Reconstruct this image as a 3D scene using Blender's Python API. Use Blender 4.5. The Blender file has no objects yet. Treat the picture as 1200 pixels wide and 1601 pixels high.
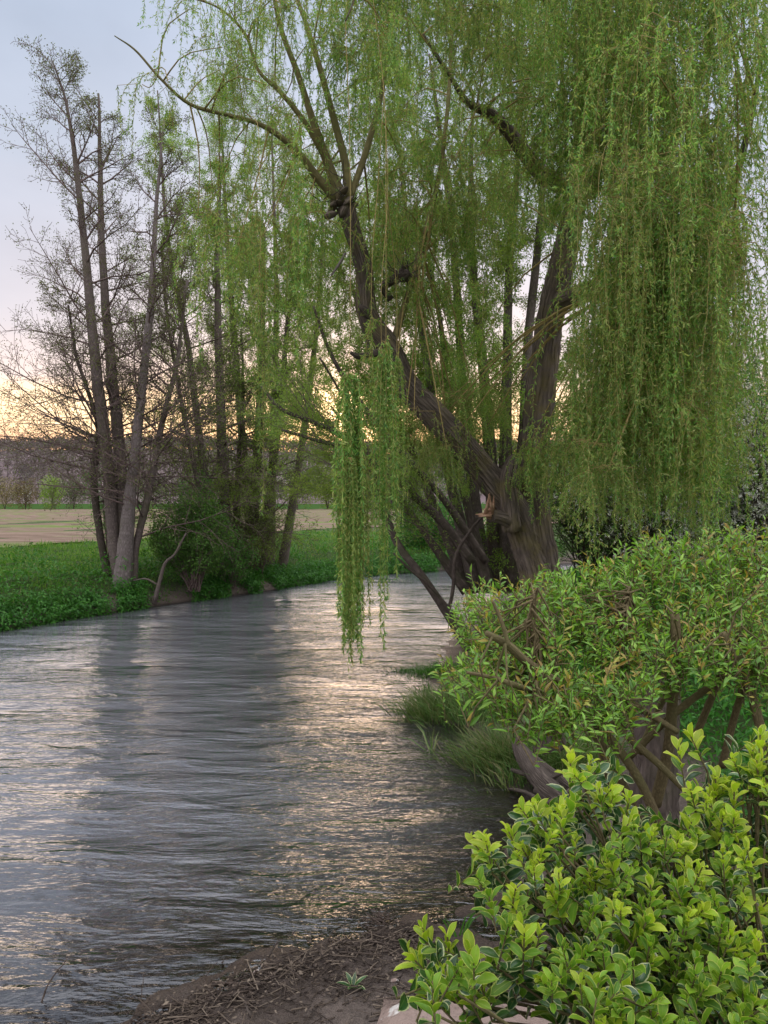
import bpy, math, random
import numpy as np
from mathutils import Vector, Matrix

# ---------------------------------------------------------------- camera, sky, sun, exposure
SC = bpy.context.scene
F = 1209.0          # focal length in pixels of a 1200 px wide frame
H = 3.0             # eye height above the water
HOR = 785.0
cam_d = bpy.data.cameras.new('camera')
cam_d.sensor_fit = 'HORIZONTAL'
cam_d.sensor_width = 36.0
cam_d.lens = 36.0 * F / 1200.0
cam_d.clip_start = 0.05
cam_d.clip_end = 5000
cam = bpy.data.objects.new('camera', cam_d)
SC.collection.objects.link(cam)
cam.location = (0, 0, H)
cam.rotation_euler = (math.pi / 2 - math.atan((800.5 - HOR) / F), 0, 0)
SC.camera = cam

SUN_AZ = math.atan((545 - 600) / F)       # sun stands behind the clouds, just over the hill
SUN_EL = math.radians(2.5)
sun_dir = Vector((math.sin(SUN_AZ) * math.cos(SUN_EL), math.cos(SUN_AZ) * math.cos(SUN_EL), math.sin(SUN_EL)))

world = bpy.data.worlds.new('World')
SC.world = world
world.use_nodes = True
wt = world.node_tree
wt.nodes.clear()


def wn(t, **k):
    n = wt.nodes.new(t)
    for a, b in k.items():
        setattr(n, a, b)
    return n


def wl(a, b):
    wt.links.new(a, b)


def wmath(op, a, b=None, c=None, clamp=False):
    n = wn('ShaderNodeMath', operation=op)
    n.use_clamp = clamp
    for i, v in enumerate((a, b, c)):
        if v is None:
            continue
        if isinstance(v, (int, float)):
            n.inputs[i].default_value = v
        else:
            wl(v, n.inputs[i])
    return n.outputs[0]


def wramp(fac, stops, interp='LINEAR'):
    n = wn('ShaderNodeValToRGB')
    n.color_ramp.interpolation = interp
    el = n.color_ramp.elements
    while len(el) > 1:
        el.remove(el[-1])
    el[0].position = stops[0][0]
    el[0].color = (*stops[0][1], 1)
    for p, c in stops[1:]:
        e = el.new(p)
        e.color = (*c, 1)
    wl(fac, n.inputs[0])
    return n.outputs[0]


def wmix(fac, a, b):
    n = wn('ShaderNodeMix', data_type='RGBA')
    if isinstance(fac, (int, float)):
        n.inputs[0].default_value = fac
    else:
        wl(fac, n.inputs[0])
    for i, v in ((6, a), (7, b)):
        if isinstance(v, tuple):
            n.inputs[i].default_value = (*v, 1)
        else:
            wl(v, n.inputs[i])
    return n.outputs[2]


tc = wn('ShaderNodeTexCoord')
sep = wn('ShaderNodeSeparateXYZ')
wl(tc.outputs['Generated'], sep.inputs[0])
gx, gy, gz = sep.outputs
el = wmath('ARCSINE', gz)                                # radians
el01 = wmath('DIVIDE', el, math.pi / 2)                  # 0 horizon .. 1 zenith
# warp with stretched cloud noise
mp = wn('ShaderNodeMapping')
mp.inputs['Scale'].default_value = (2.2, 2.2, 16.0)
wl(tc.outputs['Generated'], mp.inputs[0])
ns = wn('ShaderNodeTexNoise')
ns.inputs['Scale'].default_value = 1.6
ns.inputs['Detail'].default_value = 6
ns.inputs['Roughness'].default_value = 0.55
wl(mp.outputs[0], ns.inputs['Vector'])
nval = ns.outputs[0]
mp2 = wn('ShaderNodeMapping')
mp2.inputs['Scale'].default_value = (3.0, 3.0, 5.0)
mp2.inputs['Location'].default_value = (3.1, 1.7, 0.4)
wl(tc.outputs['Generated'], mp2.inputs[0])
ns2 = wn('ShaderNodeTexNoise')
ns2.inputs['Scale'].default_value = 1.3
ns2.inputs['Detail'].default_value = 5
wl(mp2.outputs[0], ns2.inputs['Vector'])
elw = wmath('ADD', el01, wmath('MULTIPLY', wmath('SUBTRACT', nval, 0.5), 0.050))
elw = wmath('MAXIMUM', elw, 0.0)
# toward the sunset
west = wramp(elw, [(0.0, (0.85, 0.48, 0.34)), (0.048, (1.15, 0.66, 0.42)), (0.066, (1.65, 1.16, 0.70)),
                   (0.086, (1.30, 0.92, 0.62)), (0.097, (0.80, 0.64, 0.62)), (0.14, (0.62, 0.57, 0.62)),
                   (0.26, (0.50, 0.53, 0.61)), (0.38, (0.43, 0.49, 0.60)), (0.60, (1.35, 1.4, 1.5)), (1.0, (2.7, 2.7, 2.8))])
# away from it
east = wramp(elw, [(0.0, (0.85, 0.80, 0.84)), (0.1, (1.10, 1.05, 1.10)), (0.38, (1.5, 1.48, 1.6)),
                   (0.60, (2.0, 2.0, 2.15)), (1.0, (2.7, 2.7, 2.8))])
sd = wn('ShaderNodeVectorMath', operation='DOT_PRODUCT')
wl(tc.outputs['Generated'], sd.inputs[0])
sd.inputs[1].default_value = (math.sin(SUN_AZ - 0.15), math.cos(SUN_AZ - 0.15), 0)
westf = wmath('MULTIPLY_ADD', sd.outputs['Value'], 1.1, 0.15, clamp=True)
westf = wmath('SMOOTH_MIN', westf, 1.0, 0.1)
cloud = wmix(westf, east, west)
# soft cloud mottling
mot = wmath('MULTIPLY_ADD', ns2.outputs[0], 0.55, 0.74)
cm = wn('ShaderNodeVectorMath', operation='SCALE')
wl(cloud, cm.inputs[0])
wl(mot, cm.inputs[3])
# glow where the sun stands behind the cloud bank
sg = wn('ShaderNodeVectorMath', operation='DOT_PRODUCT')
wl(tc.outputs['Generated'], sg.inputs[0])
sg.inputs[1].default_value = (math.sin(SUN_AZ) * .995, math.cos(SUN_AZ) * .995, math.sin(math.radians(5.8)))
g1 = wmath('POWER', wmath('MAXIMUM', sg.outputs['Value'], 0.0), 900.0)
g2 = wmath('POWER', wmath('MAXIMUM', sg.outputs['Value'], 0.0), 60.0)
lowf = wmath('SUBTRACT', 1.0, wmath('MULTIPLY', el01, 7.0), clamp=True)
gl = wmath('ADD', wmath('MULTIPLY', g1, 3.0), wmath('MULTIPLY', wmath('MULTIPLY', g2, 0.60), lowf))
gl = wmath('MULTIPLY', gl, wmath('MULTIPLY_ADD', nval, 1.6, 0.1))
gc = wn('ShaderNodeVectorMath', operation='SCALE')
gc.inputs[0].default_value = (1.0, 0.62, 0.30)
wl(gl, gc.inputs[3])
tot = wn('ShaderNodeVectorMath', operation='ADD')
wl(cm.outputs[0], tot.inputs[0])
wl(gc.outputs[0], tot.inputs[1])
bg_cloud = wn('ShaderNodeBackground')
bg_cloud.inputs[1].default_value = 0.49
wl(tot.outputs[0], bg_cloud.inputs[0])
sky = wn('ShaderNodeTexSky', sky_type='NISHITA')
sky.sun_disc = False
sky.sun_elevation = SUN_EL
sky.sun_rotation = SUN_AZ
sky.air_density = 1.2
sky.dust_density = 2.0
bg_sky = wn('ShaderNodeBackground')
bg_sky.inputs[1].default_value = 0.05
sky.ozone_density = 3.0
wl(sky.outputs[0], bg_sky.inputs[0])
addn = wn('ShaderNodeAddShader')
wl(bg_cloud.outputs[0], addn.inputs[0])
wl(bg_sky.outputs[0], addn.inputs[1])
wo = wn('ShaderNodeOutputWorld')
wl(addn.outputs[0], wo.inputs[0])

sun_l = bpy.data.lights.new('sun', 'SUN')
sun_l.energy = 0.5
sun_l.angle = math.radians(55)
sun_l.color = (1.0, 0.78, 0.58)
sun_o = bpy.data.objects.new('sun', sun_l)
SC.collection.objects.link(sun_o)
sun_o.rotation_euler = sun_dir.to_track_quat('Z', 'Y').to_euler()
sun_o.location = (0, 0, 30)

SC.view_settings.view_transform = 'Standard'
SC.view_settings.look = 'None'
SC.view_settings.gamma = 1.0
SC.view_settings.exposure = 1.15
SC.view_settings.use_curve_mapping = False
SC.render.engine = 'CYCLES'
cy = SC.cycles
cy.max_bounces = 6
cy.diffuse_bounces = 3
cy.glossy_bounces = 3
cy.transmission_bounces = 4
cy.transparent_max_bounces = 8
cy.caustics_reflective = False
cy.caustics_refractive = False
cy.use_denoising = True

# ---------------------------------------------------------------- helpers
rng = np.random.default_rng(7)
COL = SC.collection


def P(px, py, Y):
    """point at depth Y seen in the photograph at pixel (px, py)"""
    return np.array([(px - 600.0) / F * Y, Y, H - (py - HOR) / F * Y])


def scr(p):
    p = np.asarray(p, float)
    Y = np.maximum(p[..., 1], 1e-3)
    return 600 + p[..., 0] / Y * F, HOR + (H - p[..., 2]) / Y * F


def nrm(v):
    v = np.asarray(v, float)
    return v / np.maximum(np.linalg.norm(v, axis=-1, keepdims=True), 1e-9)


class Geo:
    def __init__(s):
        s.v, s.f3, s.f4, s.uv3, s.uv4, s.n = [], [], [], [], [], 0
        s.att = []

    def add(s, v, quads=None, tris=None, att=None):
        v = np.asarray(v, float).reshape(-1, 3)
        if quads is not None and len(quads):
            s.f4.append(np.asarray(quads, np.int64) + s.n)
        if tris is not None and len(tris):
            s.f3.append(np.asarray(tris, np.int64) + s.n)
        s.v.append(v)
        s.att.append(np.zeros((len(v), 2)) if att is None else np.asarray(att, float))
        s.n += len(v)

    def mesh(s, name, mat, smooth=False):
        me = bpy.data.meshes.new(name)
        v = np.concatenate(s.v) if s.v else np.zeros((0, 3))
        f4 = np.concatenate(s.f4) if s.f4 else np.zeros((0, 4), np.int64)
        f3 = np.concatenate(s.f3) if s.f3 else np.zeros((0, 3), np.int64)
        me.vertices.add(len(v))
        me.vertices.foreach_set('co', v.astype(np.float32).ravel())
        nl = len(f4) * 4 + len(f3) * 3
        me.loops.add(nl)
        li = np.concatenate([f4.ravel(), f3.ravel()]).astype(np.int32)
        me.loops.foreach_set('vertex_index', li)
        me.polygons.add(len(f4) + len(f3))
        ls = np.concatenate([np.arange(len(f4)) * 4, len(f4) * 4 + np.arange(len(f3)) * 3]).astype(np.int32)
        me.polygons.foreach_set('loop_start', ls)
        me.update(calc_edges=True)
        me.validate()
        a = np.concatenate(s.att)
        if np.any(a):
            at = me.attributes.new('uvp', 'FLOAT2', 'POINT')
            at.data.foreach_set('vector', a.astype(np.float32).ravel())
        if smooth:
            me.polygons.foreach_set('use_smooth', np.ones(len(me.polygons), bool))
        for m in (mat if isinstance(mat, (list, tuple)) else [mat]):
            me.materials.append(m)
        return me

    def obj(s, name, mat, parent=None, smooth=False, kind=None):
        o = bpy.data.objects.new(name, s.mesh(name, mat, smooth))
        return link(o, parent, kind)


def link(o, parent=None, kind=None):
    COL.objects.link(o)
    if parent is not None:
        o.parent = parent
        o.matrix_parent_inverse = Matrix.Translation(parent.location).inverted()
    if kind:
        o['kind'] = kind
    return o


def place(me, name, parent, loc, rot=None, scale=1.0):
    """an object sharing the mesh me, at a world place, under parent"""
    o = bpy.data.objects.new(name, me)
    COL.objects.link(o)
    o.parent = parent
    o.matrix_parent_inverse = Matrix.Translation(parent.location).inverted()
    o.location = loc
    if rot is not None:
        if isinstance(rot, Matrix):
            o.rotation_euler = rot.to_euler()
        else:
            o.rotation_euler = rot
    o.scale = (scale,) * 3 if isinstance(scale, (int, float)) else scale
    return o


def thing(name, label, cat, loc=(0, 0, 0), group=None):
    o = bpy.data.objects.new(name, None)
    o.empty_display_size = 0.3
    COL.objects.link(o)
    o.location = tuple(float(c) for c in loc)
    o['label'] = label
    o['category'] = cat
    if group:
        o['group'] = group
    return o


def tag(o, label, cat, group=None, kind=None):
    o['label'] = label
    o['category'] = cat
    if group:
        o['group'] = group
    if kind:
        o['kind'] = kind
    return o


def hsh(ix, iy, iz=0):
    n = (ix.astype(np.int64) * 374761393 + iy.astype(np.int64) * 668265263 + np.asarray(iz).astype(np.int64) * 2147483647) & 0x7fffffff
    n = ((n ^ (n >> 13)) * 1274126177) & 0x7fffffff
    return ((n ^ (n >> 16)) & 0xffff) / 65535.0


def vnoise(x, y):
    x, y = np.asarray(x, float), np.asarray(y, float)
    ix, iy = np.floor(x), np.floor(y)
    fx, fy = x - ix, y - iy
    fx, fy = fx * fx * (3 - 2 * fx), fy * fy * (3 - 2 * fy)
    a, b = hsh(ix, iy), hsh(ix + 1, iy)
    c, d = hsh(ix, iy + 1), hsh(ix + 1, iy + 1)
    return (a * (1 - fx) + b * fx) * (1 - fy) + (c * (1 - fx) + d * fx) * fy - 0.5


def fbm(x, y, o=4):
    s, a = 0, 1.0
    for i in range(o):
        s = s + a * vnoise(x * 2 ** i + 17.3 * i, y * 2 ** i - 9.1 * i)
        a *= 0.5
    return s


def spline(pts, n):
    """Catmull-Rom through pts (k,m) -> (n,m)"""
    p = np.asarray(pts, float)
    if len(p) == 2:
        t = np.linspace(0, 1, n)[:, None]
        return p[0] * (1 - t) + p[1] * t
    q = np.vstack([2 * p[0] - p[1], p, 2 * p[-1] - p[-2]])
    t = np.linspace(0, len(p) - 1 - 1e-6, n)
    i = t.astype(int)
    u = (t - i)[:, None]
    a, b, c, d = q[i], q[i + 1], q[i + 2], q[i + 3]
    return 0.5 * ((2 * b) + (-a + c) * u + (2 * a - 5 * b + 4 * c - d) * u ** 2 + (-a + 3 * b - 3 * c + d) * u ** 3)


def tube(g, pts, rad, seg=8, rough=0.0, cap=True, ridge=0):
    pts = np.asarray(pts, float)
    rad = np.asarray(rad, float)
    n = len(pts)
    T = nrm(np.gradient(pts, axis=0))
    up = np.array([0, 1.0, 0.02]) if abs(T[0][1]) < 0.9 else np.array([1.0, 0, 0])
    A = nrm(np.cross(T, np.cross(up, T)))      # seam on the side away from the camera
    B = np.cross(T, A)
    th = np.linspace(0, 2 * np.pi, seg, endpoint=False)
    R = np.repeat(rad[:, None], seg, 1)
    s = np.concatenate([[0], np.cumsum(np.linalg.norm(np.diff(pts, axis=0), axis=1))])
    if rough:
        uu = th[None, :] / (2 * np.pi)
        # periodic noise round the trunk
        nx, ny = np.cos(th)[None, :] * 1.7, np.sin(th)[None, :] * 1.7
        R = R * (1 + rough * 2 * fbm(nx + 3 + s[:, None] * 0.8, ny - 5 + s[:, None] * 1.3, 3))
    if ridge:
        w = fbm(s[:, None] * 2.0 + 0 * th[None, :], np.cos(th)[None, :] * 2 + 0 * s[:, None], 2) * 1.6
        k = np.abs(np.sin((th[None, :] + w * 0.7) * ridge * 0.5 + 1.5 * vnoise(s[:, None] * 6, np.sin(th)[None, :] * 3)))
        R = R * (1 + 0.075 * (1 - 2 * k ** 1.5))
    V = pts[:, None, :] + (A[:, None, :] * np.cos(th)[None, :, None] + B[:, None, :] * np.sin(th)[None, :, None]) * R[:, :, None]
    idx = np.arange(n * seg).reshape(n, seg)
    i0, i1 = idx[:-1], idx[1:]
    q = np.stack([i0, np.roll(i0, -1, 1), np.roll(i1, -1, 1), i1], -1).reshape(-1, 4)
    # uv-like attribute: metres round the trunk (mirrored, so it has no seam jump) and metres along it
    ua = np.abs(th - np.pi)[None, :] * np.mean(rad) + 0 * s[:, None]
    att = np.stack([ua + 5, s[:, None] + 0 * ua + 3], -1).reshape(-1, 2)
    V = V.reshape(-1, 3)
    tris = []
    if cap:
        V = np.vstack([V, pts[:1], pts[-1:]])
        att = np.vstack([att, att[:1], att[-1:]])
        c0, c1 = n * seg, n * seg + 1
        a = idx[0]
        tris += [(c0, a[(j + 1) % seg], a[j]) for j in range(seg)]
        a = idx[-1]
        tris += [(c1, a[j], a[(j + 1) % seg]) for j in range(seg)]
    g.add(V, q, tris, att)


def segs(g, A, B, ra, rb, seg=3):
    """many straight tapering pieces at once"""
    A, B = np.asarray(A, float), np.asarray(B, float)
    if len(A) == 0:
        return
    ra, rb = np.asarray(ra, float), np.asarray(rb, float)
    T = nrm(B - A)
    up = np.where(np.abs(T[:, 2:3]) > 0.9, np.array([[1.0, 0, 0]]), np.array([[0, 0, 1.0]]))
    X = nrm(np.cross(T, up))
    Y = np.cross(T, X)
    n = len(A)
    V = np.zeros((n, 2 * seg, 3))
    for j in range(seg):
        a = 2 * math.pi * j / seg
        d = X * math.cos(a) + Y * math.sin(a)
        V[:, j] = A + d * ra[:, None]
        V[:, seg + j] = B + d * rb[:, None]
    base = (np.arange(n) * 2 * seg)[:, None]
    q = np.concatenate([base + np.array([[j, (j + 1) % seg, seg + (j + 1) % seg, seg + j]]) for j in range(seg)])
    s0 = np.zeros((n, 2 * seg, 2))
    L = np.linalg.norm(B - A, axis=1)
    off = rng.random(n) * 7
    s0[:, :seg, 1] = off[:, None]
    s0[:, seg:, 1] = (off + L)[:, None]
    s0[:, :, 0] = 1.0
    g.add(V.reshape(-1, 3), q, None, s0.reshape(-1, 2))


def leaves(g, Pn, D, N, L, W, fold=0.15, droop=0.0):
    """diamond leaves, 2 triangles each, folded along the midrib"""
    Pn, D, N = np.asarray(Pn, float), nrm(D), np.asarray(N, float)
    S = nrm(np.cross(D, N))
    N = np.cross(S, D)
    L = np.broadcast_to(np.asarray(L, float), (len(Pn),))[:, None]
    W = np.broadcast_to(np.asarray(W, float), (len(Pn),))[:, None]
    tip = Pn + D * L - np.array([0, 0, 1.0]) * L * droop
    m = Pn + D * L * 0.42 - np.array([0, 0, 1.0]) * L * droop * 0.2
    a = m + S * W * 0.5 + N * W * fold
    b = m - S * W * 0.5 + N * W * fold
    V = np.stack([Pn, a, tip, b], 1).reshape(-1, 3)
    i = np.arange(len(Pn)) * 4
    t = np.concatenate([np.stack([i, i + 1, i + 2], 1), np.stack([i, i + 2, i + 3], 1)])
    g.add(V, None, t)


def rdir(n, r=None):
    r = r or rng
    return nrm(r.normal(size=(n, 3)))


# ---------------------------------------------------------------- materials
def nodemat(name):
    m = bpy.data.materials.new(name)
    m.use_nodes = True
    m.node_tree.nodes.clear()
    return m, m.node_tree


class NT:
    def __init__(s, name):
        s.m, s.t = nodemat(name)

    def n(s, ty, ins=None, **k):
        n = s.t.nodes.new(ty)
        for a, b in k.items():
            setattr(n, a, b)
        for key, v in (ins or {}).items():
            s.set(n.inputs[key], v)
        return n

    def set(s, sock, v):
        if hasattr(v, 'is_output') or isinstance(v, bpy.types.NodeSocket):
            s.t.links.new(v, sock)
        elif isinstance(v, tuple) and len(v) == 3 and len(sock.default_value) == 4:
            sock.default_value = (*v, 1)
        else:
            sock.default_value = v

    def ramp(s, fac, stops, interp='LINEAR'):
        n = s.t.nodes.new('ShaderNodeValToRGB')
        n.color_ramp.interpolation = interp
        e = n.color_ramp.elements
        while len(e) > 1:
            e.remove(e[-1])
        e[0].position = stops[0][0]
        e[0].color = (*stops[0][1], 1)
        for p, c in stops[1:]:
            x = e.new(p)
            x.color = (*c, 1)
        s.t.links.new(fac, n.inputs[0])
        return n.outputs[0]

    def mix(s, f, a, b, bl='MIX'):
        n = s.t.nodes.new('ShaderNodeMix')
        n.data_type = 'RGBA'
        n.blend_type = bl
        s.set(n.inputs[0], f)
        s.set(n.inputs[6], a)
        s.set(n.inputs[7], b)
        return n.outputs[2]

    def math(s, op, a, b=0.0, c=0.0, clamp=False):
        n = s.t.nodes.new('ShaderNodeMath')
        n.operation = op
        n.use_clamp = clamp
        for i, v in enumerate((a, b, c)):
            s.set(n.inputs[i], v)
        return n.outputs[0]

    def noise(s, vec, scale, detail=3, rough=0.5, dist=0.0):
        n = s.t.nodes.new('ShaderNodeTexNoise')
        n.inputs['Scale'].default_value = scale
        n.inputs['Detail'].default_value = detail
        n.inputs['Roughness'].default_value = rough
        n.inputs['Distortion'].default_value = dist
        if vec is not None:
            s.t.links.new(vec, n.inputs['Vector'])
        return n.outputs[0]

    def mapping(s, vec, scale=(1, 1, 1), rot=(0, 0, 0), loc=(0, 0, 0)):
        n = s.t.nodes.new('ShaderNodeMapping')
        n.inputs['Scale'].default_value = scale
        n.inputs['Rotation'].default_value = rot
        n.inputs['Location'].default_value = loc
        s.t.links.new(vec, n.inputs[0])
        return n.outputs[0]

    def out(s, sh):
        o = s.t.nodes.new('ShaderNodeOutputMaterial')
        s.t.links.new(sh, o.inputs[0])
        return s.m

    def objc(s):
        return s.n('ShaderNodeTexCoord').outputs['Object']

    def pos(s):
        return s.n('ShaderNodeNewGeometry').outputs['Position']

    def bump(s, h, dist, strength=1.0, normal=None):
        n = s.t.nodes.new('ShaderNodeBump')
        n.inputs['Strength'].default_value = strength
        n.inputs['Distance'].default_value = dist
        s.t.links.new(h, n.inputs['Height'])
        if normal is not None:
            s.t.links.new(normal, n.inputs['Normal'])
        return n.outputs[0]


def leafmat(name, cols, trans=0.4, rough=0.5, spec=0.3, patch=0.0, tint=1.25):
    """cols: list of leaf colours, picked per leaf"""
    k = NT(name)
    geo = k.n('ShaderNodeNewGeometry')
    oi = k.n('ShaderNodeObjectInfo')
    stops = [(i / max(1, len(cols) - 1), c) for i, c in enumerate(cols)]
    c = k.ramp(geo.outputs['Random Per Island'], stops)
    hv = k.n('ShaderNodeHueSaturation', {'Color': c})
    k.set(hv.inputs['Value'], k.math('MULTIPLY_ADD', oi.outputs['Random'], 0.45, 0.8))
    k.set(hv.inputs['Hue'], k.math('MULTIPLY_ADD', oi.outputs['Random'], 0.03, 0.485))
    c = hv.outputs[0]
    if patch:
        nz = k.noise(geo.outputs['Position'], patch, 2)
        c = k.mix(k.math('MULTIPLY_ADD', nz, 1.6, -0.3, clamp=True), c, k.mix(1.0, c, (0.55, 0.62, 0.6), 'MULTIPLY'))
    bs = k.n('ShaderNodeBsdfPrincipled', {'Base Color': c, 'Roughness': rough, 'Specular IOR Level': spec})
    tr = k.n('ShaderNodeBsdfTranslucent', {'Color': k.mix(1.0, c, (tint, tint * 1.05, tint * 0.55), 'MULTIPLY')})
    mx = k.n('ShaderNodeMixShader', {0: trans, 1: bs.outputs[0], 2: tr.outputs[0]})
    return k.out(mx.outputs[0])


def barkmat(name, dark, light, moss=None, mossamt=0.0, scale=1.0, bump=0.02, stretch=0.18):
    k = NT(name)
    at = k.n('ShaderNodeAttribute', attribute_name='uvp', attribute_type='GEOMETRY').outputs['Vector']
    m = k.mapping(at, (14 * scale, 14 * scale * stretch, 1))
    ridg = k.noise(m, 1.6, 5, 0.6, 0.25)
    vor = k.n('ShaderNodeTexVoronoi', {'Vector': k.mapping(at, (22 * scale, 22 * scale * stretch, 1)), 'Scale': 1.0},
              feature='DISTANCE_TO_EDGE').outputs['Distance']
    crack = k.math('MULTIPLY', k.math('ADD', vor, k.math('MULTIPLY', k.noise(m, 6.0, 3), 0.12)), 2.2, clamp=True)
    h = k.math('ADD', k.math('MULTIPLY', crack, 0.6), ridg)
    pos = k.pos()
    big = k.noise(pos, 1.7, 3)
    f = k.math('MULTIPLY', k.math('SUBTRACT', h, 0.35), 1.2, clamp=True)
    c = k.mix(f, dark, light)
    c = k.mix(k.math('MULTIPLY', big, 0.7), c, tuple(x * 0.6 for x in light))
    if moss:
        mf = k.math('MULTIPLY', k.math('MULTIPLY_ADD', k.noise(pos, 2.3, 5, 0.65), 3.5, -1.7 + mossamt, clamp=True), 0.75)
        c = k.mix(mf, c, moss)
    bs = k.n('ShaderNodeBsdfPrincipled', {'Base Color': c, 'Roughness': 0.9, 'Specular IOR Level': 0.15,
                                          'Normal': k.bump(h, bump)})
    return k.out(bs.outputs[0])


M = {}
M['willow_bark'] = barkmat('willow_bark', (0.016, 0.012, 0.009), (0.27, 0.215, 0.175), (0.20, 0.165, 0.055), 0.1, 0.8, 0.07, 0.085)
M['willow_limb'] = barkmat('willow_limb', (0.10, 0.085, 0.04), (0.26, 0.22, 0.10), (0.14, 0.15, 0.05), 0.1, 1.6, 0.006)
M['willow_twig'] = barkmat('willow_twig', (0.22, 0.17, 0.06), (0.42, 0.32, 0.13), None, 0, 2, 0.001)
M['alder_bark'] = barkmat('alder_bark', (0.06, 0.048, 0.045), (0.24, 0.19, 0.17), (0.09, 0.085, 0.04), 0.1, 1.2, 0.012, 0.35)
M['alder_pale'] = barkmat('alder_pale', (0.07, 0.055, 0.05), (0.33, 0.275, 0.26), (0.10, 0.10, 0.06), -0.05, 1.2, 0.015, 0.3)
M['alder_twig'] = barkmat('alder_twig', (0.11, 0.075, 0.07), (0.24, 0.175, 0.155), None, 0, 2, 0.001)
M['dark_bark'] = barkmat('dark_bark', (0.025, 0.019, 0.016), (0.16, 0.125, 0.105), (0.06, 0.065, 0.03), 0.1, 1.2, 0.02)
M['shrub_bark'] = barkmat('shrub_bark', (0.06, 0.045, 0.025), (0.21, 0.165, 0.085), (0.13, 0.13, 0.05), 0.1, 3.5, 0.003, 0.4)
M['cut_wood'] = barkmat('cut_wood', (0.28, 0.13, 0.07), (0.55, 0.36, 0.24), None, 0, 3, 0.006, 0.2)
M['driftwood'] = barkmat('driftwood', (0.02, 0.016, 0.013), (0.15, 0.12, 0.10), None, 0, 2.5, 0.01, 0.12)
M['dead_twig'] = barkmat('dead_twig', (0.035, 0.026, 0.022), (0.16, 0.12, 0.095), None, 0, 3, 0.001)

M['willow_leaf'] = leafmat('willow_leaf', [(0.11, 0.23, 0.055), (0.20, 0.35, 0.08), (0.28, 0.43, 0.10), (0.38, 0.45, 0.12), (0.52, 0.48, 0.18)], 0.48, 0.5, 0.35, 1.2)
M['willow_leaf_back'] = leafmat('willow_leaf_back', [(0.20, 0.30, 0.06), (0.27, 0.39, 0.08), (0.36, 0.43, 0.11)], 0.48, 0.5, 0.3, 0.8)
M['alder_leaf'] = leafmat('alder_leaf', [(0.10, 0.09, 0.045), (0.13, 0.16, 0.05), (0.19, 0.25, 0.06)], 0.35)
M['bush_leaf'] = leafmat('bush_leaf', [(0.08, 0.22, 0.045), (0.13, 0.31, 0.06), (0.19, 0.38, 0.08)], 0.4, 0.5, 0.3, 1.5)
M['hawthorn_leaf'] = leafmat('hawthorn_leaf', [(0.08, 0.16, 0.035), (0.12, 0.23, 0.05), (0.18, 0.30, 0.07)], 0.3, patch=1.0)
M['blossom'] = leafmat('blossom', [(0.62, 0.62, 0.58), (0.75, 0.74, 0.70), (0.82, 0.80, 0.78)], 0.25, 0.6, 0.2, tint=1.0)
M['grass'] = leafmat('grass', [(0.06, 0.16, 0.02), (0.10, 0.24, 0.03), (0.16, 0.31, 0.04), (0.26, 0.34, 0.08)], 0.35, 0.5, 0.3, 0.45)
M['weed'] = leafmat('weed', [(0.045, 0.14, 0.02), (0.07, 0.21, 0.03), (0.11, 0.27, 0.04)], 0.35, 0.5, 0.3, 0.8)
M['tuft'] = leafmat('tuft', [(0.07, 0.12, 0.03), (0.10, 0.20, 0.05), (0.16, 0.26, 0.08), (0.28, 0.25, 0.13)], 0.3)
M['wood_twigs'] = leafmat('wood_twigs', [(0.11, 0.08, 0.095), (0.17, 0.13, 0.14), (0.26, 0.21, 0.22), (0.17, 0.17, 0.10)], 0.2, 0.9, 0.0, 0.03)
M['far_brown'] = leafmat('far_brown', [(0.14, 0.115, 0.06), (0.20, 0.165, 0.08), (0.25, 0.21, 0.10)], 0.3, 0.9, 0.0)
M['far_green'] = leafmat('far_green', [(0.13, 0.22, 0.05), (0.20, 0.30, 0.07), (0.28, 0.38, 0.09)], 0.35, 0.9, 0.0)
M['far_dull'] = leafmat('far_dull', [(0.07, 0.11, 0.06), (0.11, 0.15, 0.07), (0.17, 0.21, 0.09)], 0.3, 0.9, 0.0)

M['litter'] = leafmat('litter', [(0.025, 0.018, 0.015), (0.05, 0.036, 0.03), (0.08, 0.058, 0.045), (0.17, 0.13, 0.10)], 0.05, .8, .2, tint=1.0)

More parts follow.
